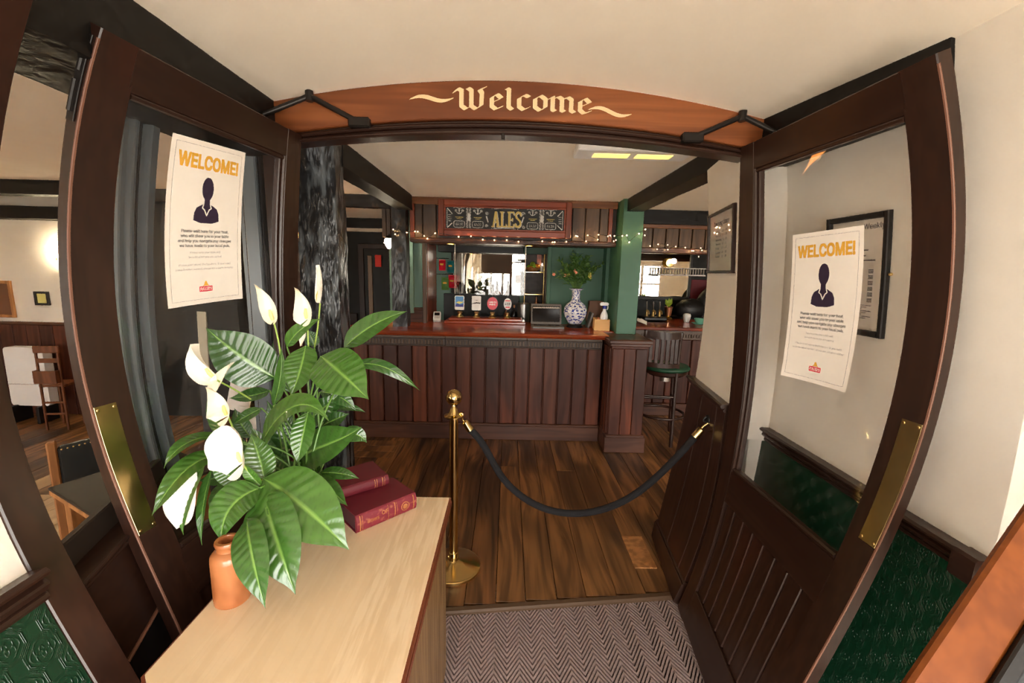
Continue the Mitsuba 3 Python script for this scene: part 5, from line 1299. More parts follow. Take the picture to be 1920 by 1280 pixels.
def high_chair(label, ox, oy, rot, s=1.0):
    k = thing('chapel_chair', label, 'chair')
    R_ = lambda m: turned(moved(m, (0, 0, 0), (0.58, 0, 0), (0, 0.58, 0)), rot, (ox, oy, 0))
    for x_ in (-0.17, 0.15):
        part(k, 'rear_post', R_(cat(cbox(x_, x_ + 0.03, -0.20, -0.17, 0, 0.86 * s, 0.004))), 'm_chair_wood')
    for x_ in (-0.17, 0.15):
        part(k, 'front_leg', R_(cbox(x_, x_ + 0.03, 0.13, 0.16, 0, 0.52 * s, 0.004)), 'm_chair_wood')
    part(k, 'crest_rail', R_(cbox(-0.185, 0.195, -0.205, -0.17, 0.80 * s, 0.87 * s, 0.01)), 'm_chair_wood')
    part(k, 'slat', R_(cbox(-0.15, 0.16, -0.20, -0.18, 0.70 * s, 0.745 * s, 0.004)), 'm_chair_wood')
    part(k, 'book_box', R_(cat(cbox(-0.165, 0.17, -0.29, -0.275, 0.50 * s, 0.63 * s, 0.003), cbox(-0.165, -0.15, -0.29, -0.19, 0.50 * s, 0.63 * s, 0.003), cbox(0.155, 0.17, -0.29, -0.19, 0.50 * s, 0.63 * s, 0.003), cbox(-0.165, 0.17, -0.29, -0.19, 0.50 * s, 0.515 * s, 0.003))), 'm_chair_wood')
    part(k, 'seat', R_(cbox(-0.185, 0.195, -0.19, 0.18, 0.45 * s, 0.475 * s, 0.008)), 'm_chair_wood')
    for z_ in (0.16, 0.28):
        part(k, 'stretcher', R_(cat(cbox(-0.15, 0.16, -0.195, -0.18, z_ * s, z_ * s + 0.02, 0.003))), 'm_chair_wood')
    return k


high_chair('oak chapel chair with a book box beside the white heater', -4.50, 4.22, 8, 0.98)
high_chair('oak chapel chair seen through the left door glass', -3.86, 4.2, -10, 0.9)
k = thing('dining_table', 'dark dining table with pale edge beyond the left screen', 'table')
q4 = [(-1.886, 1.657, 0.750), (-1.436, 1.421, 0.750)]
dx_, dy_ = q4[1][0] - q4[0][0], q4[1][1] - q4[0][1]
tl = math.hypot(dx_, dy_)
ux, uy = dx_ / tl, dy_ / tl
TT = dict(o=(q4[0][0], q4[0][1], 0.75), ex=(ux, uy, 0), ey=(-uy, ux, 0), ez=(0, 0, 1))
part(k, 'top', moved(cbox(0, 0.40, 0, 0.45, -0.012, 0, 0.002), **TT), 'm_dark_table')
part(k, 'edge', moved(cbox(0.0, 0.40, 0.0, 0.45, -0.035, -0.012, 0.004), **TT), 'm_oak')
for a, b in ((0.03, 0.03), (0.32, 0.03), (0.03, 0.37), (0.32, 0.37)):
    part(k, 'leg', moved(cbox(a, a + 0.05, b, b + 0.05, -0.75, -0.035, 0.004), **TT), 'm_oak')
k = thing('dining_chair', 'black studded leather dining chair by the dark table', 'chair')
c0, c1 = np.array((-2.117, 1.918, 0.810)), np.array((-2.044, 1.988, 0.820))
d_ = (c1 - c0) / np.linalg.norm(c1 - c0)
n_ = np.cross(d_, [0, 0, 1.0])
CH = dict(o=c0, ex=d_, ey=-n_, ez=(0, 0, 1))
part(k, 'post', moved(cbox(-0.03, 0.005, -0.02, 0.02, -0.81, 0.03, 0.006), **CH), 'm_oak')
part(k, 'post', moved(cbox(0.38, 0.415, -0.02, 0.02, -0.81, 0.03, 0.006), **CH), 'm_oak')
bkr = part(k, 'backrest', moved(cbox(0.005, 0.38, -0.022, 0.022, -0.36, 0.0, 0.014), **CH), 'm_leather')
part(bkr, 'studs', cat(*[moved(sphere(0.004, (0.02 + 0.02 * i, -0.022, -0.012), 1), **CH) for i in range(18)]), 'm_brass', True, kind='stuff')
part(k, 'seat', moved(cbox(-0.01, 0.40, -0.02, 0.38, -0.42, -0.36, 0.02), **CH), 'm_leather')
for a in (-0.02, 0.375):
    part(k, 'front_leg', moved(cbox(a, a + 0.035, 0.345, 0.38, -0.81, -0.42, 0.004), **CH), 'm_oak')
k = thing('paper_stand', 'white paper cards standing on the sill behind the plant', 'cards')
part(k, 'card', moved(cbox(-0.06, 0.06, -0.004, 0.004, -0.09, 0.075, 0.001), (-1.490, 2.320, 0.953), (0.96, 0.1, -0.25), (-0.1, 1, 0), (0.25, 0, 0.97)), 'm_paper')
part(k, 'card', moved(cbox(-0.05, 0.06, -0.004, 0.004, -0.08, 0.07, 0.001), (-1.439, 2.280, 0.835), (0.97, 0.1, -0.2), (-0.1, 1, 0), (0.2, 0, 0.97)), 'm_paper')
part(k, 'stand', moved(cbox(-0.08, 0.08, 0.0, 0.04, -0.98, -0.09, 0.004), (-1.474, 2.310, 0.886)), 'm_black')
k = thing('height_strip', 'pale upright strip on a dark stand seen through the left door glass', 'strip')
part(k, 'strip', moved(cbox(-0.022, 0.022, -0.004, 0.004, -0.26, 0.10, 0.001), (-1.506, 2.100, 1.347), (1, 0, -0.04), (0, 1, 0), (0.04, 0, 1)), 'm_frieze_pale')
part(k, 'stand', moved(cbox(-0.03, 0.03, -0.02, 0.02, -(-1.506, 2.100, 1.347)[2], -0.255, 0.003), (-1.506, 2.100, 1.347)), 'm_black')

# ---------------------------------------------------------------- rope barrier
sn = thing('barrier_post', 'polished brass rope barrier post with ball finial', 'barrier post')
NX, NY = -0.278, 2.20
part(sn, 'base', lathe([(0, 0), (0.150, 0), (0.155, 0.006), (0.155, 0.018), (0.145, 0.026), (0.10, 0.034), (0.045, 0.048), (0.032, 0.06), (0.030, 0.075), (0, 0.08)], 48, (NX, NY, 0)), 'm_brass', 30)
part(sn, 'pole', lathe([(0.0235, 0.05), (0.0235, 0.90)], 28, (NX, NY, 0)), 'm_brass', True)
part(sn, 'collar', lathe([(0.028, 0.05), (0.028, 0.10), (0.0235, 0.104)], 28, (NX, NY, 0)), 'm_brass', 30)
part(sn, 'rope_ring', lathe([(0, 0.898), (0.03, 0.898), (0.052, 0.902), (0.052, 0.908), (0.034, 0.916), (0.024, 0.93), (0.020, 0.945), (0.012, 0.955), (0.010, 0.968), (0.016, 0.975), (0, 0.98)], 32, (NX, NY, 0)), 'm_brass', 30)
part(sn, 'finial', sphere(0.043, (NX, NY, 1.008), 3), 'm_brass', True)
rp = thing('barrier_rope', 'black velvet barrier rope hanging between brass post and pier', 'rope')
A_, B_ = np.array([NX + 0.075, NY, 0.868]), np.array([1.075, 2.27, 0.845])
rope = [(-0.19, 2.20, 0.83), (-0.121, 2.195, 0.751), (-0.016, 2.190, 0.570), (0.120, 2.185, 0.440), (0.269, 2.180, 0.375), (0.417, 2.175, 0.365), (0.562, 2.170, 0.400), (0.703, 2.165, 0.479), (0.830, 2.160, 0.599), (0.941, 2.155, 0.736), (1.010, 2.150, 0.836)]
part(rp, 'cord', tube(rope, 0.0185, 14, 90), 'm_black_soft', True)
e0, e1 = np.array(rope[0]), np.array(rope[-1])
d0 = np.array([-0.03, 0, 0.045]) / 0.054
d1 = np.array(rope[-1]) - np.array(rope[-2])
d1 = d1 / np.linalg.norm(d1)
for e, d, tgt in ((e0, d0, (NX + 0.05, NY, 0.905)), (e1, d1, None)):
    part(rp, 'ferrule', tube([e - d * 0.004, e + d * 0.05, e + d * 0.056], [0.0205, 0.019, 0.012], 16), 'm_brass', 30)
    part(rp, 'hook', tube([e + d * 0.055, e + d * 0.075, e + d * 0.095 + np.array([0.012, 0, 0.008]), e + d * 0.105], 0.0055, 8, 16), 'm_brass', True)
k = thing('rope_bracket', 'black wall bracket for the rope hook on the pier', 'bracket')
bp = PI(0.178, 0.925, 0.036)
part(k, 'plate', moved(lathe([(0, 0), (0.026, 0), (0.024, 0.008), (0.012, 0.012), (0, 0.012)], 20), (bp[0] + 0.02, bp[1], bp[2]), (0, 1, 0), (0, 0, 1), (-1, 0, 0)), 'm_black', 40)
part(k, 'eye', tube([(bp[0] + 0.02, bp[1], bp[2] + 0.012), (bp[0] + 0.005, bp[1], bp[2] + 0.012), (bp[0] - 0.005, bp[1], bp[2]), (bp[0] + 0.02, bp[1], bp[2] - 0.012)], 0.006, 8, 14), 'm_black', True)

# ---------------------------------------------------------------- the host's cabinet and what stands on it
tb = thing('host_cabinet', 'pale veneer-topped cabinet in front of the left door', 'cabinet')
tx0, tx1, ty0, ty1, tz = -0.785, -0.218, 0.815, 1.585, 0.78
bow = CubicSpline([tx0, tx0 + 0.10, -0.40, tx1], [ty0 + 0.002, ty0 - 0.085, 0.64, 0.66])
tsh = Polygon([(tx0, ty1), (tx1, ty1)] + [(a, float(bow(a))) for a in np.linspace(tx1, tx0, 24)])
slabz = lambda grow, z0, z1: moved(extr(tsh.buffer(grow, join_style='mitre'), z1 - z0), (0, 0, z0))
part(tb, 'top', slabz(0.0, tz - 0.004, tz), 'm_veneer', label='pale veneered bow-fronted top')
for i, (z0, z1, o, m_) in enumerate(((tz - 0.014, tz - 0.004, 0.007, 'm_table_edge'), (tz - 0.018, tz - 0.014, -0.002, 'm_black'), (tz - 0.036, tz - 0.018, 0.009, 'm_table_edge'))):
    part(tb, 'edge_moulding', slabz(o, z0, z1), m_)
part(tb, 'body', slabz(-0.012, 0.0, tz - 0.036), 'm_table_side')

VZ = (-0.732, 1.04, tz)
one('stoneware_bottle', 'orange-brown salt-glazed stoneware bottle on the cabinet', 'bottle', lathe([(0, 0), (0.040, 0), (0.0435, 0.004), (0.0445, 0.02), (0.0445, 0.125), (0.043, 0.138), (0.036, 0.147), (0.0275, 0.152), (0.0265, 0.160), (0.030, 0.166), (0.0315, 0.172), (0.0295, 0.178), (0.0215, 0.178), (0.019, 0.17), (0.019, 0.10), (0, 0.10)], 44, VZ), 'm_stoneware', 45)


def book(label, o, ex, L, D_, th, m_):
    """A closed book lying flat, its rounded spine along ex, starting at o."""
    k = thing('book', label, 'book')
    ex = np.array([ex[0], ex[1], 0.0])
    ex /= np.linalg.norm(ex)
    ey = np.array([-ex[1], ex[0], 0.0])
    F = dict(o=o, ex=ex, ey=ey, ez=(0, 0, 1))
    c = 0.004
    part(k, 'cover', moved(cat(cbox(0, L, 0.006, D_, 0, c, 0.0015), cbox(0, L, 0.006, D_, th - c, th, 0.0015)), **F), 'm_cloth_cover')
    t = np.linspace(-np.pi / 2, np.pi / 2, 9)
    sec = [(0.008 - 0.014 * math.cos(a), th / 2 + (th / 2) * math.sin(a)) for a in t]
    v, f = sweep_flat(sec, np.linspace(0.0, L, 4))
    sp_ = part(k, 'spine', moved(mesh(np.stack([v[:, 2], v[:, 0], v[:, 1]], 1), f), **F), m_, 50, label='faded spine with gilt bands')
    part(k, 'pages', moved(cbox(0.005, L - 0.005, 0.008, D_ - 0.006, c, th - c, 0.001), **F), 'm_pages')
    return k, F, sp_


o1 = np.array([-0.50, 1.335, tz])
k, F, sp_ = book('large faded maroon book with gilt spine lying on the cabinet', o1, (0.16, 0.158), 0.235, 0.165, 0.066, 'm_cloth_worn')


def on_spine(m, F, th, x):
    """Flat lettering rolled onto the rounded spine: reads along the spine."""
    q = m.vertices.copy()
    a = np.clip(q[:, 1] / (th / 2), -0.95, 0.95)
    y = 0.008 - 0.0142 * np.sqrt(1 - a * a) - q[:, 2]
    mm_ = m.copy()
    mm_.vertices = np.stack([x + q[:, 0], y, th / 2 + q[:, 1]], 1)
    return moved(mm_, **F)


for xx, w_ in ((0.013, 0.004), (0.021, 0.0015), (0.145, 0.003), (0.153, 0.0012), (0.118, 0.0015), (0.222, 0.004)):
    part(sp_, 'gilt_band', on_spine(sheet(lambda U, V: np.stack([U, V, 0 * U + 0.0004], -1), -w_ / 2, w_ / 2, -0.029, 0.029, 1, 10), F, 0.066, xx), 'm_gilt')
part(sp_, 'gilt_ornament', on_spine(extr(Point(0, 0).buffer(0.017).difference(Point(0, 0).buffer(0.014)).union(Point(0, 0).buffer(0.010)), 0.0004).subdivide_to_size(0.01), F, 0.066, 0.186), 'm_gilt')
part(sp_, 'lettering', on_spine(cat(moved(text('OF', 0.014, 0.0004, True), (0, 0.004, 0)), moved(text('WORKS', 0.011, 0.0004, True, width=0.045), (-0.045, -0.006, 0))).subdivide_to_size(0.01), F, 0.066, 0.105), 'm_gilt')
o2 = o1 + np.array([-0.125, 0.078, 0.066])
k, F2, sp2 = book('smaller dark maroon book lying on the larger book', o2, (0.16, 0.13), 0.225, 0.155, 0.042, 'm_cloth_cover')
for xx, w_ in ((0.17, 0.002), (0.178, 0.002), (0.20, 0.003), (0.208, 0.0015)):
    part(sp2, 'gilt_band', on_spine(sheet(lambda U, V: np.stack([U, V, 0 * U + 0.0004], -1), -w_ / 2, w_ / 2, -0.018, 0.018, 1, 8), F2, 0.042, xx), 'm_gilt')

# chalkboard in an orange timber frame, standing close on the right
cb = thing('chalkboard_sign', 'orange timber-framed chalkboard leaning at the right edge', 'chalkboard')
a0, a1 = np.array((0.832, 0.620, 1.326)), np.array((0.558, 0.500, 1.119))
yv = (a0 - a1) / np.linalg.norm(a0 - a1)
nv = np.array([-0.55, -0.78, 0.30])
nv = nv - yv * (nv @ yv)
nv /= np.linalg.norm(nv)
xv = np.cross(yv, nv)
CBF = dict(o=a1, ex=xv, ey=yv, ez=nv)
Ls = np.linalg.norm(a0 - a1)
fwid = 0.062
part(cb, 'stile', moved(cbox(0, fwid, -0.5, Ls + 0.05, -0.022, 0.0, 0.006), **CBF), 'm_orange_wood')
part(cb, 'stile', moved(cbox(0.46, 0.46 + fwid, -0.5, Ls + 0.05, -0.022, 0.0, 0.006), **CBF), 'm_orange_wood')
part(cb, 'rail', moved(cbox(fwid, 0.46, Ls - 0.012, Ls + 0.05, -0.022, 0.0, 0.006), **CBF), 'm_orange_wood')
TOPB = float(np.dot(np.array((0.746, 0.540, 1.233)) - a1, yv))
part(cb, 'inner_frame', cat(moved(cbox(fwid, fwid + 0.018, -0.5, TOPB, -0.02, 0.008, 0.003), **CBF), moved(cbox(fwid, 0.44, TOPB - 0.018, TOPB, -0.02, 0.008, 0.003), **CBF), moved(cbox(fwid, 0.46, TOPB, Ls - 0.012, -0.021, -0.004, 0.003), **CBF)), 'm_black')
part(cb, 'board', moved(cbox(fwid + 0.018, 0.44, -0.5, TOPB - 0.018, -0.018, -0.006, 0.001), **CBF), 'm_slate')
bdg = [(0.0, 0.0), (0.07, 0.012), (0.13, -0.012), (0.15, 0.02), (0.20, 0.0), (0.20, -0.12), (0.10, -0.2), (0.0, -0.12)]
bp_ = Polygon(bdg).buffer(0.004)
bx0, by0 = fwid + 0.055, TOPB - 0.150
part(cb, 'chalk_badge', moved(moved(extr(bp_.difference(bp_.buffer(-0.005)), 0.0012), (bx0, by0, -0.006)), **CBF), 'm_chalk', label='white chalk shield outline with dots')
inner = bp_.buffer(-0.017).exterior
part(cb, 'chalk_dots', moved(moved(extr(unary_union([inner.interpolate(t, normalized=True).buffer(0.0028) for t in np.linspace(0, 1, 32)[:-1]]), 0.0012), (bx0, by0, -0.006)), **CBF), 'm_chalk', kind='stuff')
part(cb, 'chalk_figure', moved(moved(extr(Point(0.06, -0.06).buffer(0.028).difference(Point(0.06, -0.06).buffer(0.018)), 0.0012), (bx0, by0, -0.006)), **CBF), 'm_chalk_gold')

# ---------------------------------------------------------------- the peace lily
pt = thing('peace_lily', 'large peace lily with glossy dark green leaves and white flowers on the cabinet', 'plant')
POT = np.array([-0.675, 1.365, tz])
part(pt, 'pot', lathe([(0, 0), (0.058, 0), (0.078, 0.11), (0.084, 0.112), (0.084, 0.13), (0.074, 0.13), (0.07, 0.11), (0, 0.105)], 36, POT), 'm_plastic_dark', 40)
part(pt, 'soil', lathe([(0.0, 0.122), (0.071, 0.118)], 24, POT), 'm_black')
CROWN = POT + [0.01, -0.01, 0.12]
from scipy.interpolate import PchipInterpolator
WID = PchipInterpolator([0, 0.06, 0.16, 0.3, 0.42, 0.56, 0.7, 0.82, 0.92, 1.0], [0.03, 0.36, 0.78, 0.98, 1.0, 0.93, 0.72, 0.44, 0.15, 0.0])
SPW = PchipInterpolator([0, 0.05, 0.2, 0.4, 0.6, 0.8, 0.92, 1.0], [0.10, 0.5, 0.92, 1.0, 0.80, 0.40, 0.12, 0.0])


OVAL = PchipInterpolator([0, 0.04, 0.15, 0.35, 0.6, 0.8, 0.92, 0.98, 1.0], [0.1, 0.42, 0.78, 0.98, 1.0, 0.86, 0.58, 0.28, 0.0])


def blade(pts, width, nh, fold=0.22, nu=60, nv=20, veins=11, amp=0.0032, prof=WID, cup=0.0, wave=0.0, twist=0.0):
    """A leaf: midrib through pts, greatest width, facing nh; returns vertices, triangles, (s, t) per vertex."""
    p = np.array(pts, float)
    s0 = np.r_[0, np.cumsum(np.linalg.norm(np.diff(p, axis=0), axis=1))]
    cs = CubicSpline(s0 / s0[-1], p) if len(p) > 2 else CubicSpline([0, 1], p)
    s = np.linspace(0, 1, nu + 1)
    c, d = cs(s), cs(s, 1)
    d /= np.linalg.norm(d, axis=1, keepdims=True)
    nh = np.asarray(nh, float)
    nrm = nh - d * (d @ nh)[:, None]
    nrm /= np.linalg.norm(nrm, axis=1, keepdims=True)
    if twist:
        sd = np.cross(d, nrm)
        a = twist * (s - 0.3)
        nrm = nrm * np.cos(a)[:, None] + sd * np.sin(a)[:, None]
    side = np.cross(d, nrm)
    t = np.linspace(-1, 1, nv + 1)
    hw = 0.5 * width * prof(s)
    S, Tt = np.meshgrid(s, t, indexing='ij')
    a = np.abs(Tt)
    off = side[:, None] * (hw[:, None] * Tt * math.cos(fold))[..., None]
    lift = hw[:, None] * a * math.sin(fold) - cup * width * a * a + wave * width * np.sin(S * 13 + Tt * 2) * a
    ph = S * veins - 1.15 * a
    amp = min(amp, 0.026 * width)
    lift = lift + amp * (np.abs(np.sin(np.pi * ph)) ** 0.7 - 0.6) * np.clip(a * 5, 0, 1) * np.clip((1.02 - a) * 5, 0, 1) * np.clip(prof(S) * 1.5, 0, 1) - 0.0012 * (a < 0.04)
    v = c[:, None] + off + nrm[:, None] * lift[..., None]
    return v.reshape(-1, 3), grid(nu, nv), S.ravel(), Tt.ravel(), ph.ravel(), cs


def petiole(a, b, r0=0.0035, r1=0.0028, lean=0.5):
    a, b = np.asarray(a, float), np.asarray(b, float)
    m_ = a + (b - a) * 0.5
    m_[2] = max(a[2], b[2]) - 0.25 * abs(b[2] - a[2])
    m_[:2] = a[:2] + (b[:2] - a[:2]) * (1 - lean)
    return tube([a, m_, b], np.array([r0, r0, r1]), 7, 14)


N0 = (0.05, -0.78, 0.62)


def leaf(pts, width, nh=N0, tone=0.5, stem=True, **kw):
    v, f, S, Tt, ph, cs = blade(pts, width, nh, **kw)
    lo, hi = np.array([0.030, 0.100, 0.022]), np.array([0.085, 0.215, 0.030])
    base = 0.62 * (lo + (hi - lo) * tone)
    rib = np.exp(-(np.abs(Tt) / 0.035) ** 2)[:, None]
    vein = (np.exp(-((np.abs(np.sin(np.pi * ph))) / 0.16) ** 2) * (np.abs(Tt) > 0.05))[:, None]
    col = base * (1 + 0.10 * np.sin(23 * S + 5 * Tt))[:, None]
    col = col * (1 - rib) + np.array([0.16, 0.30, 0.06]) * rib
    col = col * (1 - 0.22 * vein)
    if stem:
        m_ = petiole(CROWN + r2.normal(size=3) * [0.02, 0.02, 0.0], pts[0])
        f = np.vstack([f, np.asarray(m_.faces) + len(v)])
        v = np.vstack([v, m_.vertices])
        col = np.vstack([col, np.tile([0.10, 0.22, 0.04], (len(m_.vertices), 1))])
    part(pt, 'leaf', mesh(v, f), 'm_leaf_green', True, color=col)


def flower(pts, width, nh, stem_from=None, spadix=True, cup=-0.5, fold=0.5, prof=SPW, **kw):
    v, f, S, Tt, ph, cs = blade(pts, width, nh, fold=fold, veins=7, amp=0.0003, prof=prof, nu=28, nv=12, cup=cup, **kw)
    k = part(pt, 'flower', mesh(v, f), 'm_spathe', True, label='white flower')
    if stem_from is not None:
        part(k, 'stalk', tube(stem_from + [pts[0]], 0.0028, 7, 16), 'm_stalk', True)
    if spadix:
        d = np.array(pts[min(1, len(pts) - 1)], float) - pts[0]
        L = min(0.035, 0.5 * np.linalg.norm(np.array(pts[-1]) - pts[0]))
        d = d / np.linalg.norm(d)
        o = np.array(pts[0]) + np.array(nh) / np.linalg.norm(nh) * 0.008 + d * 0.006
        part(k, 'spadix', tube([o, o + d * L * 0.5 + np.array(nh) * 0.003, o + d * L], [0.0045, 0.0055, 0.0035], 9), 'm_spadix', True)
    return k


# front and lower leaves
leaf([(-0.721, 1.200, 1.049), (-0.570, 1.130, 1.001), (-0.434, 1.100, 0.889)], 0.178, (0.12, -0.66, 0.74), 0.85, fold=0.10)
leaf([(-0.703, 1.160, 1.023), (-0.618, 1.060, 0.963), (-0.540, 1.000, 0.829)], 0.140, (0.10, -0.80, 0.55), 0.6, fold=0.16)
leaf([(-0.710, 1.090, 0.987), (-0.634, 0.985, 0.939), (-0.584, 0.940, 0.840)], 0.092, (0.05, -0.85, 0.5), 0.5, fold=0.14)
leaf([(-0.708, 1.160, 1.041), (-0.749, 1.100, 1.024), (-0.763, 1.060, 0.932)], 0.120, (-0.15, -0.80, 0.58), 0.7, fold=0.18)
leaf([(-0.885, 1.220, 1.068), (-0.879, 1.160, 0.977), (-0.864, 1.120, 0.882)], 0.047, (-0.4, -0.85, 0.3), 0.45, fold=0.3)
leaf([(-0.906, 1.220, 1.085), (-0.919, 1.160, 1.024), (-0.921, 1.130, 0.906)], 0.062, (-0.2, -0.9, 0.4), 0.75, fold=0.2)
leaf([(-0.854, 1.240, 1.097), (-0.899, 1.160, 1.107), (-0.933, 1.100, 1.052), (-0.961, 1.080, 0.996)], 0.088, (-0.15, -0.62, 0.77), 0.7, fold=0.15)
leaf([(-0.892, 1.280, 1.135), (-0.929, 1.220, 1.159), (-0.948, 1.170, 1.145), (-0.972, 1.150, 1.100)], 0.062, (-0.1, -0.55, 0.83), 0.6, fold=0.2)
leaf([(-0.729, 1.220, 1.031), (-0.753, 1.240, 1.096), (-0.786, 1.260, 1.166)], 0.085, (0.35, -0.86, 0.36), 0.75, fold=0.2)
leaf([(-0.718, 1.180, 1.037), (-0.742, 1.170, 1.079), (-0.764, 1.170, 1.115)], 0.040, (-0.2, -0.9, 0.4), 1.0, fold=0.2)
leaf([(-0.792, 1.200, 1.034), (-0.829, 1.200, 1.062), (-0.868, 1.200, 1.105)], 0.06, (-0.2, -0.8, 0.56), 0.6, fold=0.2)
# middle and right
leaf([(-0.778, 1.300, 1.115), (-0.695, 1.250, 1.219), (-0.589, 1.210, 1.279), (-0.507, 1.180, 1.238)], 0.105, (0.1, -0.62, 0.78), 0.9, fold=0.12)
leaf([(-0.639, 1.330, 1.215), (-0.640, 1.290, 1.152), (-0.649, 1.260, 1.066)], 0.072, (0.15, -0.9, 0.4), 0.7, fold=0.22)
leaf([(-0.716, 1.380, 1.017), (-0.611, 1.340, 1.090), (-0.536, 1.330, 1.126), (-0.468, 1.330, 1.168)], 0.135, (0.1, -0.74, 0.67), 0.55, fold=0.12)
leaf([(-0.584, 1.450, 1.080), (-0.526, 1.450, 1.091), (-0.497, 1.460, 1.057)], 0.06, (0.1, -0.8, 0.6), 0.35)
leaf([(-0.713, 1.380, 1.005), (-0.657, 1.350, 0.983), (-0.600, 1.330, 0.948)], 0.062, (0.1, -0.85, 0.52), 0.75, fold=0.2)
leaf([(-0.611, 1.330, 1.005), (-0.541, 1.330, 1.003), (-0.485, 1.340, 0.982)], 0.045, (0.0, -0.6, 0.8), 0.35, fold=0.1)
leaf([(-0.615, 1.300, 1.003), (-0.540, 1.250, 0.985), (-0.481, 1.220, 0.953)], 0.06, (0.2, -0.7, 0.7), 0.6, fold=0.15)
leaf([(-0.593, 1.340, 1.397), (-0.503, 1.270, 1.360), (-0.405, 1.220, 1.295)], 0.150, (0.12, -0.80, 0.58), 0.75, fold=0.12)
leaf([(-0.669, 1.400, 1.419), (-0.666, 1.350, 1.351), (-0.685, 1.320, 1.270)], 0.108, (-0.05, -0.92, 0.38), 0.7, fold=0.15)
leaf([(-0.561, 1.450, 1.405), (-0.471, 1.460, 1.480), (-0.348, 1.480, 1.534)], 0.082, (0.3, -0.72, 0.62), 0.5, fold=0.15)
leaf([(-0.565, 1.500, 1.322), (-0.463, 1.500, 1.336), (-0.393, 1.500, 1.306), (-0.317, 1.520, 1.239)], 0.046, (0.0, -0.85, 0.5), 0.25, fold=0.1, twist=1.1)
leaf([(-0.787, 1.420, 1.302), (-0.872, 1.380, 1.382), (-0.964, 1.360, 1.478)], 0.165, (-0.05, -0.88, 0.47), 0.2, fold=0.08)
leaf([(-0.831, 1.460, 1.245), (-0.879, 1.420, 1.236), (-0.936, 1.400, 1.233)], 0.055, (0.0, -0.75, 0.66), 0.2)
leaf([(-0.918, 1.330, 1.118), (-0.939, 1.330, 1.185), (-0.951, 1.340, 1.283)], 0.060, (-0.4, -0.88, 0.25), 0.4, fold=0.25)
leaf([(-0.830, 1.400, 1.200), (-0.864, 1.370, 1.181), (-0.906, 1.360, 1.156)], 0.045, (-0.1, -0.8, 0.6), 0.3)
leaf([(-0.767, 1.360, 1.224), (-0.737, 1.360, 1.324), (-0.734, 1.370, 1.419)], 0.040, (0.5, -0.85, 0.1), 0.6, fold=0.5)
leaf([(-0.741, 1.420, 1.410), (-0.683, 1.400, 1.472), (-0.613, 1.400, 1.511)], 0.050, (0.2, -0.9, 0.35), 0.8, fold=0.3)
leaf([(-0.685, 1.500, 1.397), (-0.694, 1.500, 1.432), (-0.708, 1.500, 1.458)], 0.05, (0.0, -0.9, 0.4), 0.2)
leaf([(-0.634, 1.480, 1.158), (-0.613, 1.480, 1.208), (-0.607, 1.490, 1.261)], 0.045, (0.2, -0.95, 0.2), 0.3)
leaf([(-0.631, 1.520, 1.158), (-0.578, 1.520, 1.168), (-0.521, 1.530, 1.147)], 0.028, (0, -0.7, 0.7), 0.2)
leaf([(-0.792, 1.440, 0.999), (-0.803, 1.440, 1.119), (-0.839, 1.450, 1.212)], 0.085, (0.1, -0.95, 0.3), 0.25)
leaf([(-0.882, 1.400, 0.996), (-0.927, 1.420, 1.045), (-0.964, 1.430, 1.119)], 0.08, (-0.2, -0.9, 0.35), 0.25)
leaf([(-0.738, 1.460, 1.113), (-0.659, 1.460, 1.174), (-0.589, 1.480, 1.238)], 0.085, (0.1, -0.9, 0.4), 0.2)
leaf([(-0.795, 1.340, 0.970), (-0.716, 1.330, 1.014), (-0.647, 1.310, 0.988)], 0.06, (0.1, -0.8, 0.6), 0.2)
leaf([(-0.892, 1.300, 0.988), (-0.893, 1.250, 0.951), (-0.889, 1.220, 0.897)], 0.07, (-0.2, -0.9, 0.4), 0.3)
leaf([(-0.764, 1.470, 1.237), (-0.811, 1.480, 1.321), (-0.831, 1.500, 1.413)], 0.05, (0, -0.95, 0.3), 0.4)
# flowers
flower([(-0.758, 1.380, 1.499), (-0.763, 1.370, 1.554), (-0.797, 1.370, 1.615)], 0.050, (0.25, -0.95, 0.15), [(-0.754, 1.400, 1.323), (-0.752, 1.390, 1.433)], fold=0.35)
flower([(-0.659, 1.400, 1.505), (-0.650, 1.380, 1.555), (-0.673, 1.380, 1.606)], 0.062, (0.1, -0.98, 0.2), [(-0.670, 1.420, 1.338), (-0.664, 1.410, 1.432)], fold=0.45)
flower([(-0.675, 1.420, 1.484), (-0.680, 1.420, 1.452), (-0.691, 1.420, 1.415)], 0.026, (0, -1, 0.1), None, spadix=False, fold=0.3)
flower([(-0.623, 1.420, 1.560), (-0.613, 1.420, 1.627), (-0.620, 1.420, 1.685)], 0.024, (-0.6, -0.75, 0.1), [(-0.662, 1.450, 1.407), (-0.638, 1.430, 1.484)], fold=0.6)
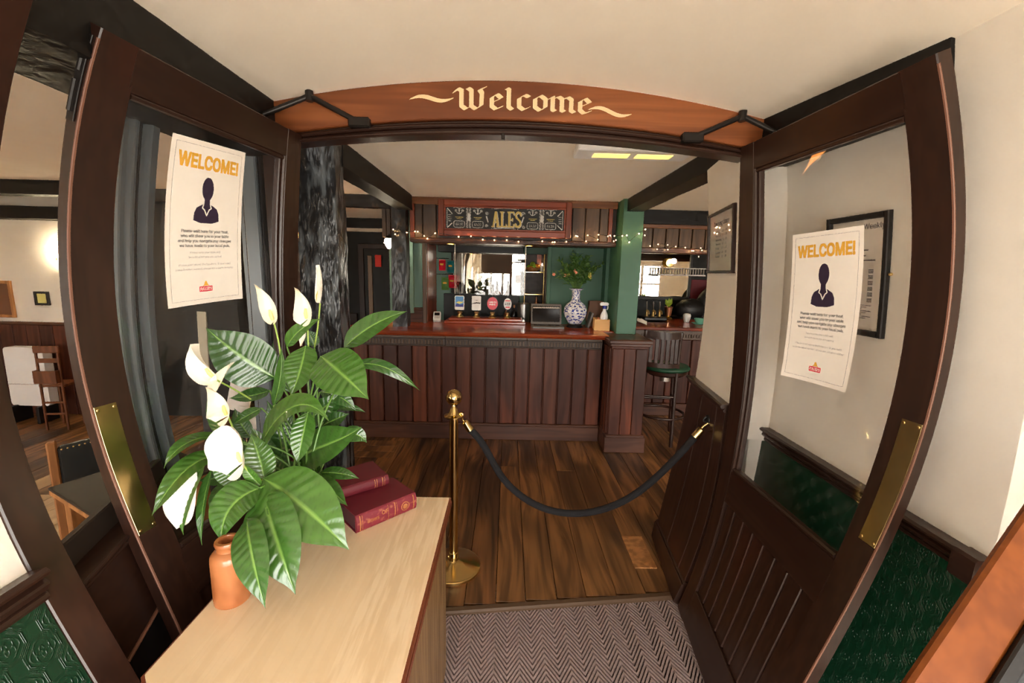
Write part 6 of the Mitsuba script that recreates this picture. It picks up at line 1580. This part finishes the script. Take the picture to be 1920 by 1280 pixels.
flower([(-0.860, 1.240, 1.338), (-0.884, 1.230, 1.380), (-0.896, 1.230, 1.450)], 0.060, (-0.1, -0.85, 0.5), [(-0.839, 1.360, 1.244), (-0.850, 1.300, 1.293)], fold=0.3)
flower([(-0.882, 1.250, 1.293), (-0.852, 1.250, 1.344), (-0.808, 1.250, 1.395)], 0.036, (0.3, -0.9, 0.3), None, spadix=False, fold=0.6)
flower([(-0.837, 1.240, 1.227), (-0.832, 1.220, 1.272), (-0.864, 1.220, 1.319)], 0.068, (0.0, -0.88, 0.48), [(-0.827, 1.280, 1.090), (-0.835, 1.260, 1.169)], fold=0.3)
flower([(-0.753, 1.160, 1.116), (-0.750, 1.140, 1.167), (-0.767, 1.150, 1.229)], 0.100, (-0.05, -0.86, 0.5), [(-0.732, 1.220, 1.033), (-0.745, 1.180, 1.074)], fold=0.16, wave=0.04, prof=OVAL)
flower([(-0.953, 1.200, 1.093), (-0.945, 1.150, 1.024), (-0.939, 1.130, 0.924)], 0.102, (-0.1, -0.88, 0.45), [(-0.887, 1.300, 1.044), (-0.926, 1.250, 1.081)], spadix=False, fold=0.05, cup=0.15, prof=OVAL)
for a_, b_, c_, w_, t_ in (((-0.779, 1.380, 0.988), (-0.799, 1.360, 1.065), (-0.853, 1.370, 1.144), 0.07, 0.25), ((-0.723, 1.420, 1.030), (-0.746, 1.420, 1.128), (-0.793, 1.430, 1.181), 0.08, 0.2), ((-0.662, 1.460, 1.114), (-0.619, 1.450, 1.139), (-0.556, 1.460, 1.166), 0.07, 0.25), ((-0.887, 1.420, 1.086), (-0.926, 1.430, 1.140), (-0.947, 1.440, 1.184), 0.06, 0.2), ((-0.734, 1.360, 0.960), (-0.758, 1.360, 1.018), (-0.806, 1.370, 1.051), 0.07, 0.2), ((-0.674, 1.500, 1.231), (-0.590, 1.480, 1.218), (-0.538, 1.480, 1.170), 0.06, 0.2), ((-0.892, 1.330, 1.011), (-0.929, 1.300, 0.997), (-0.976, 1.280, 0.997), 0.055, 0.3), ((-0.640, 1.440, 1.003), (-0.670, 1.420, 0.981), (-0.690, 1.400, 0.951), 0.05, 0.2)):
    leaf([a_, b_, c_], w_, (0.05, -0.85, 0.52), t_)
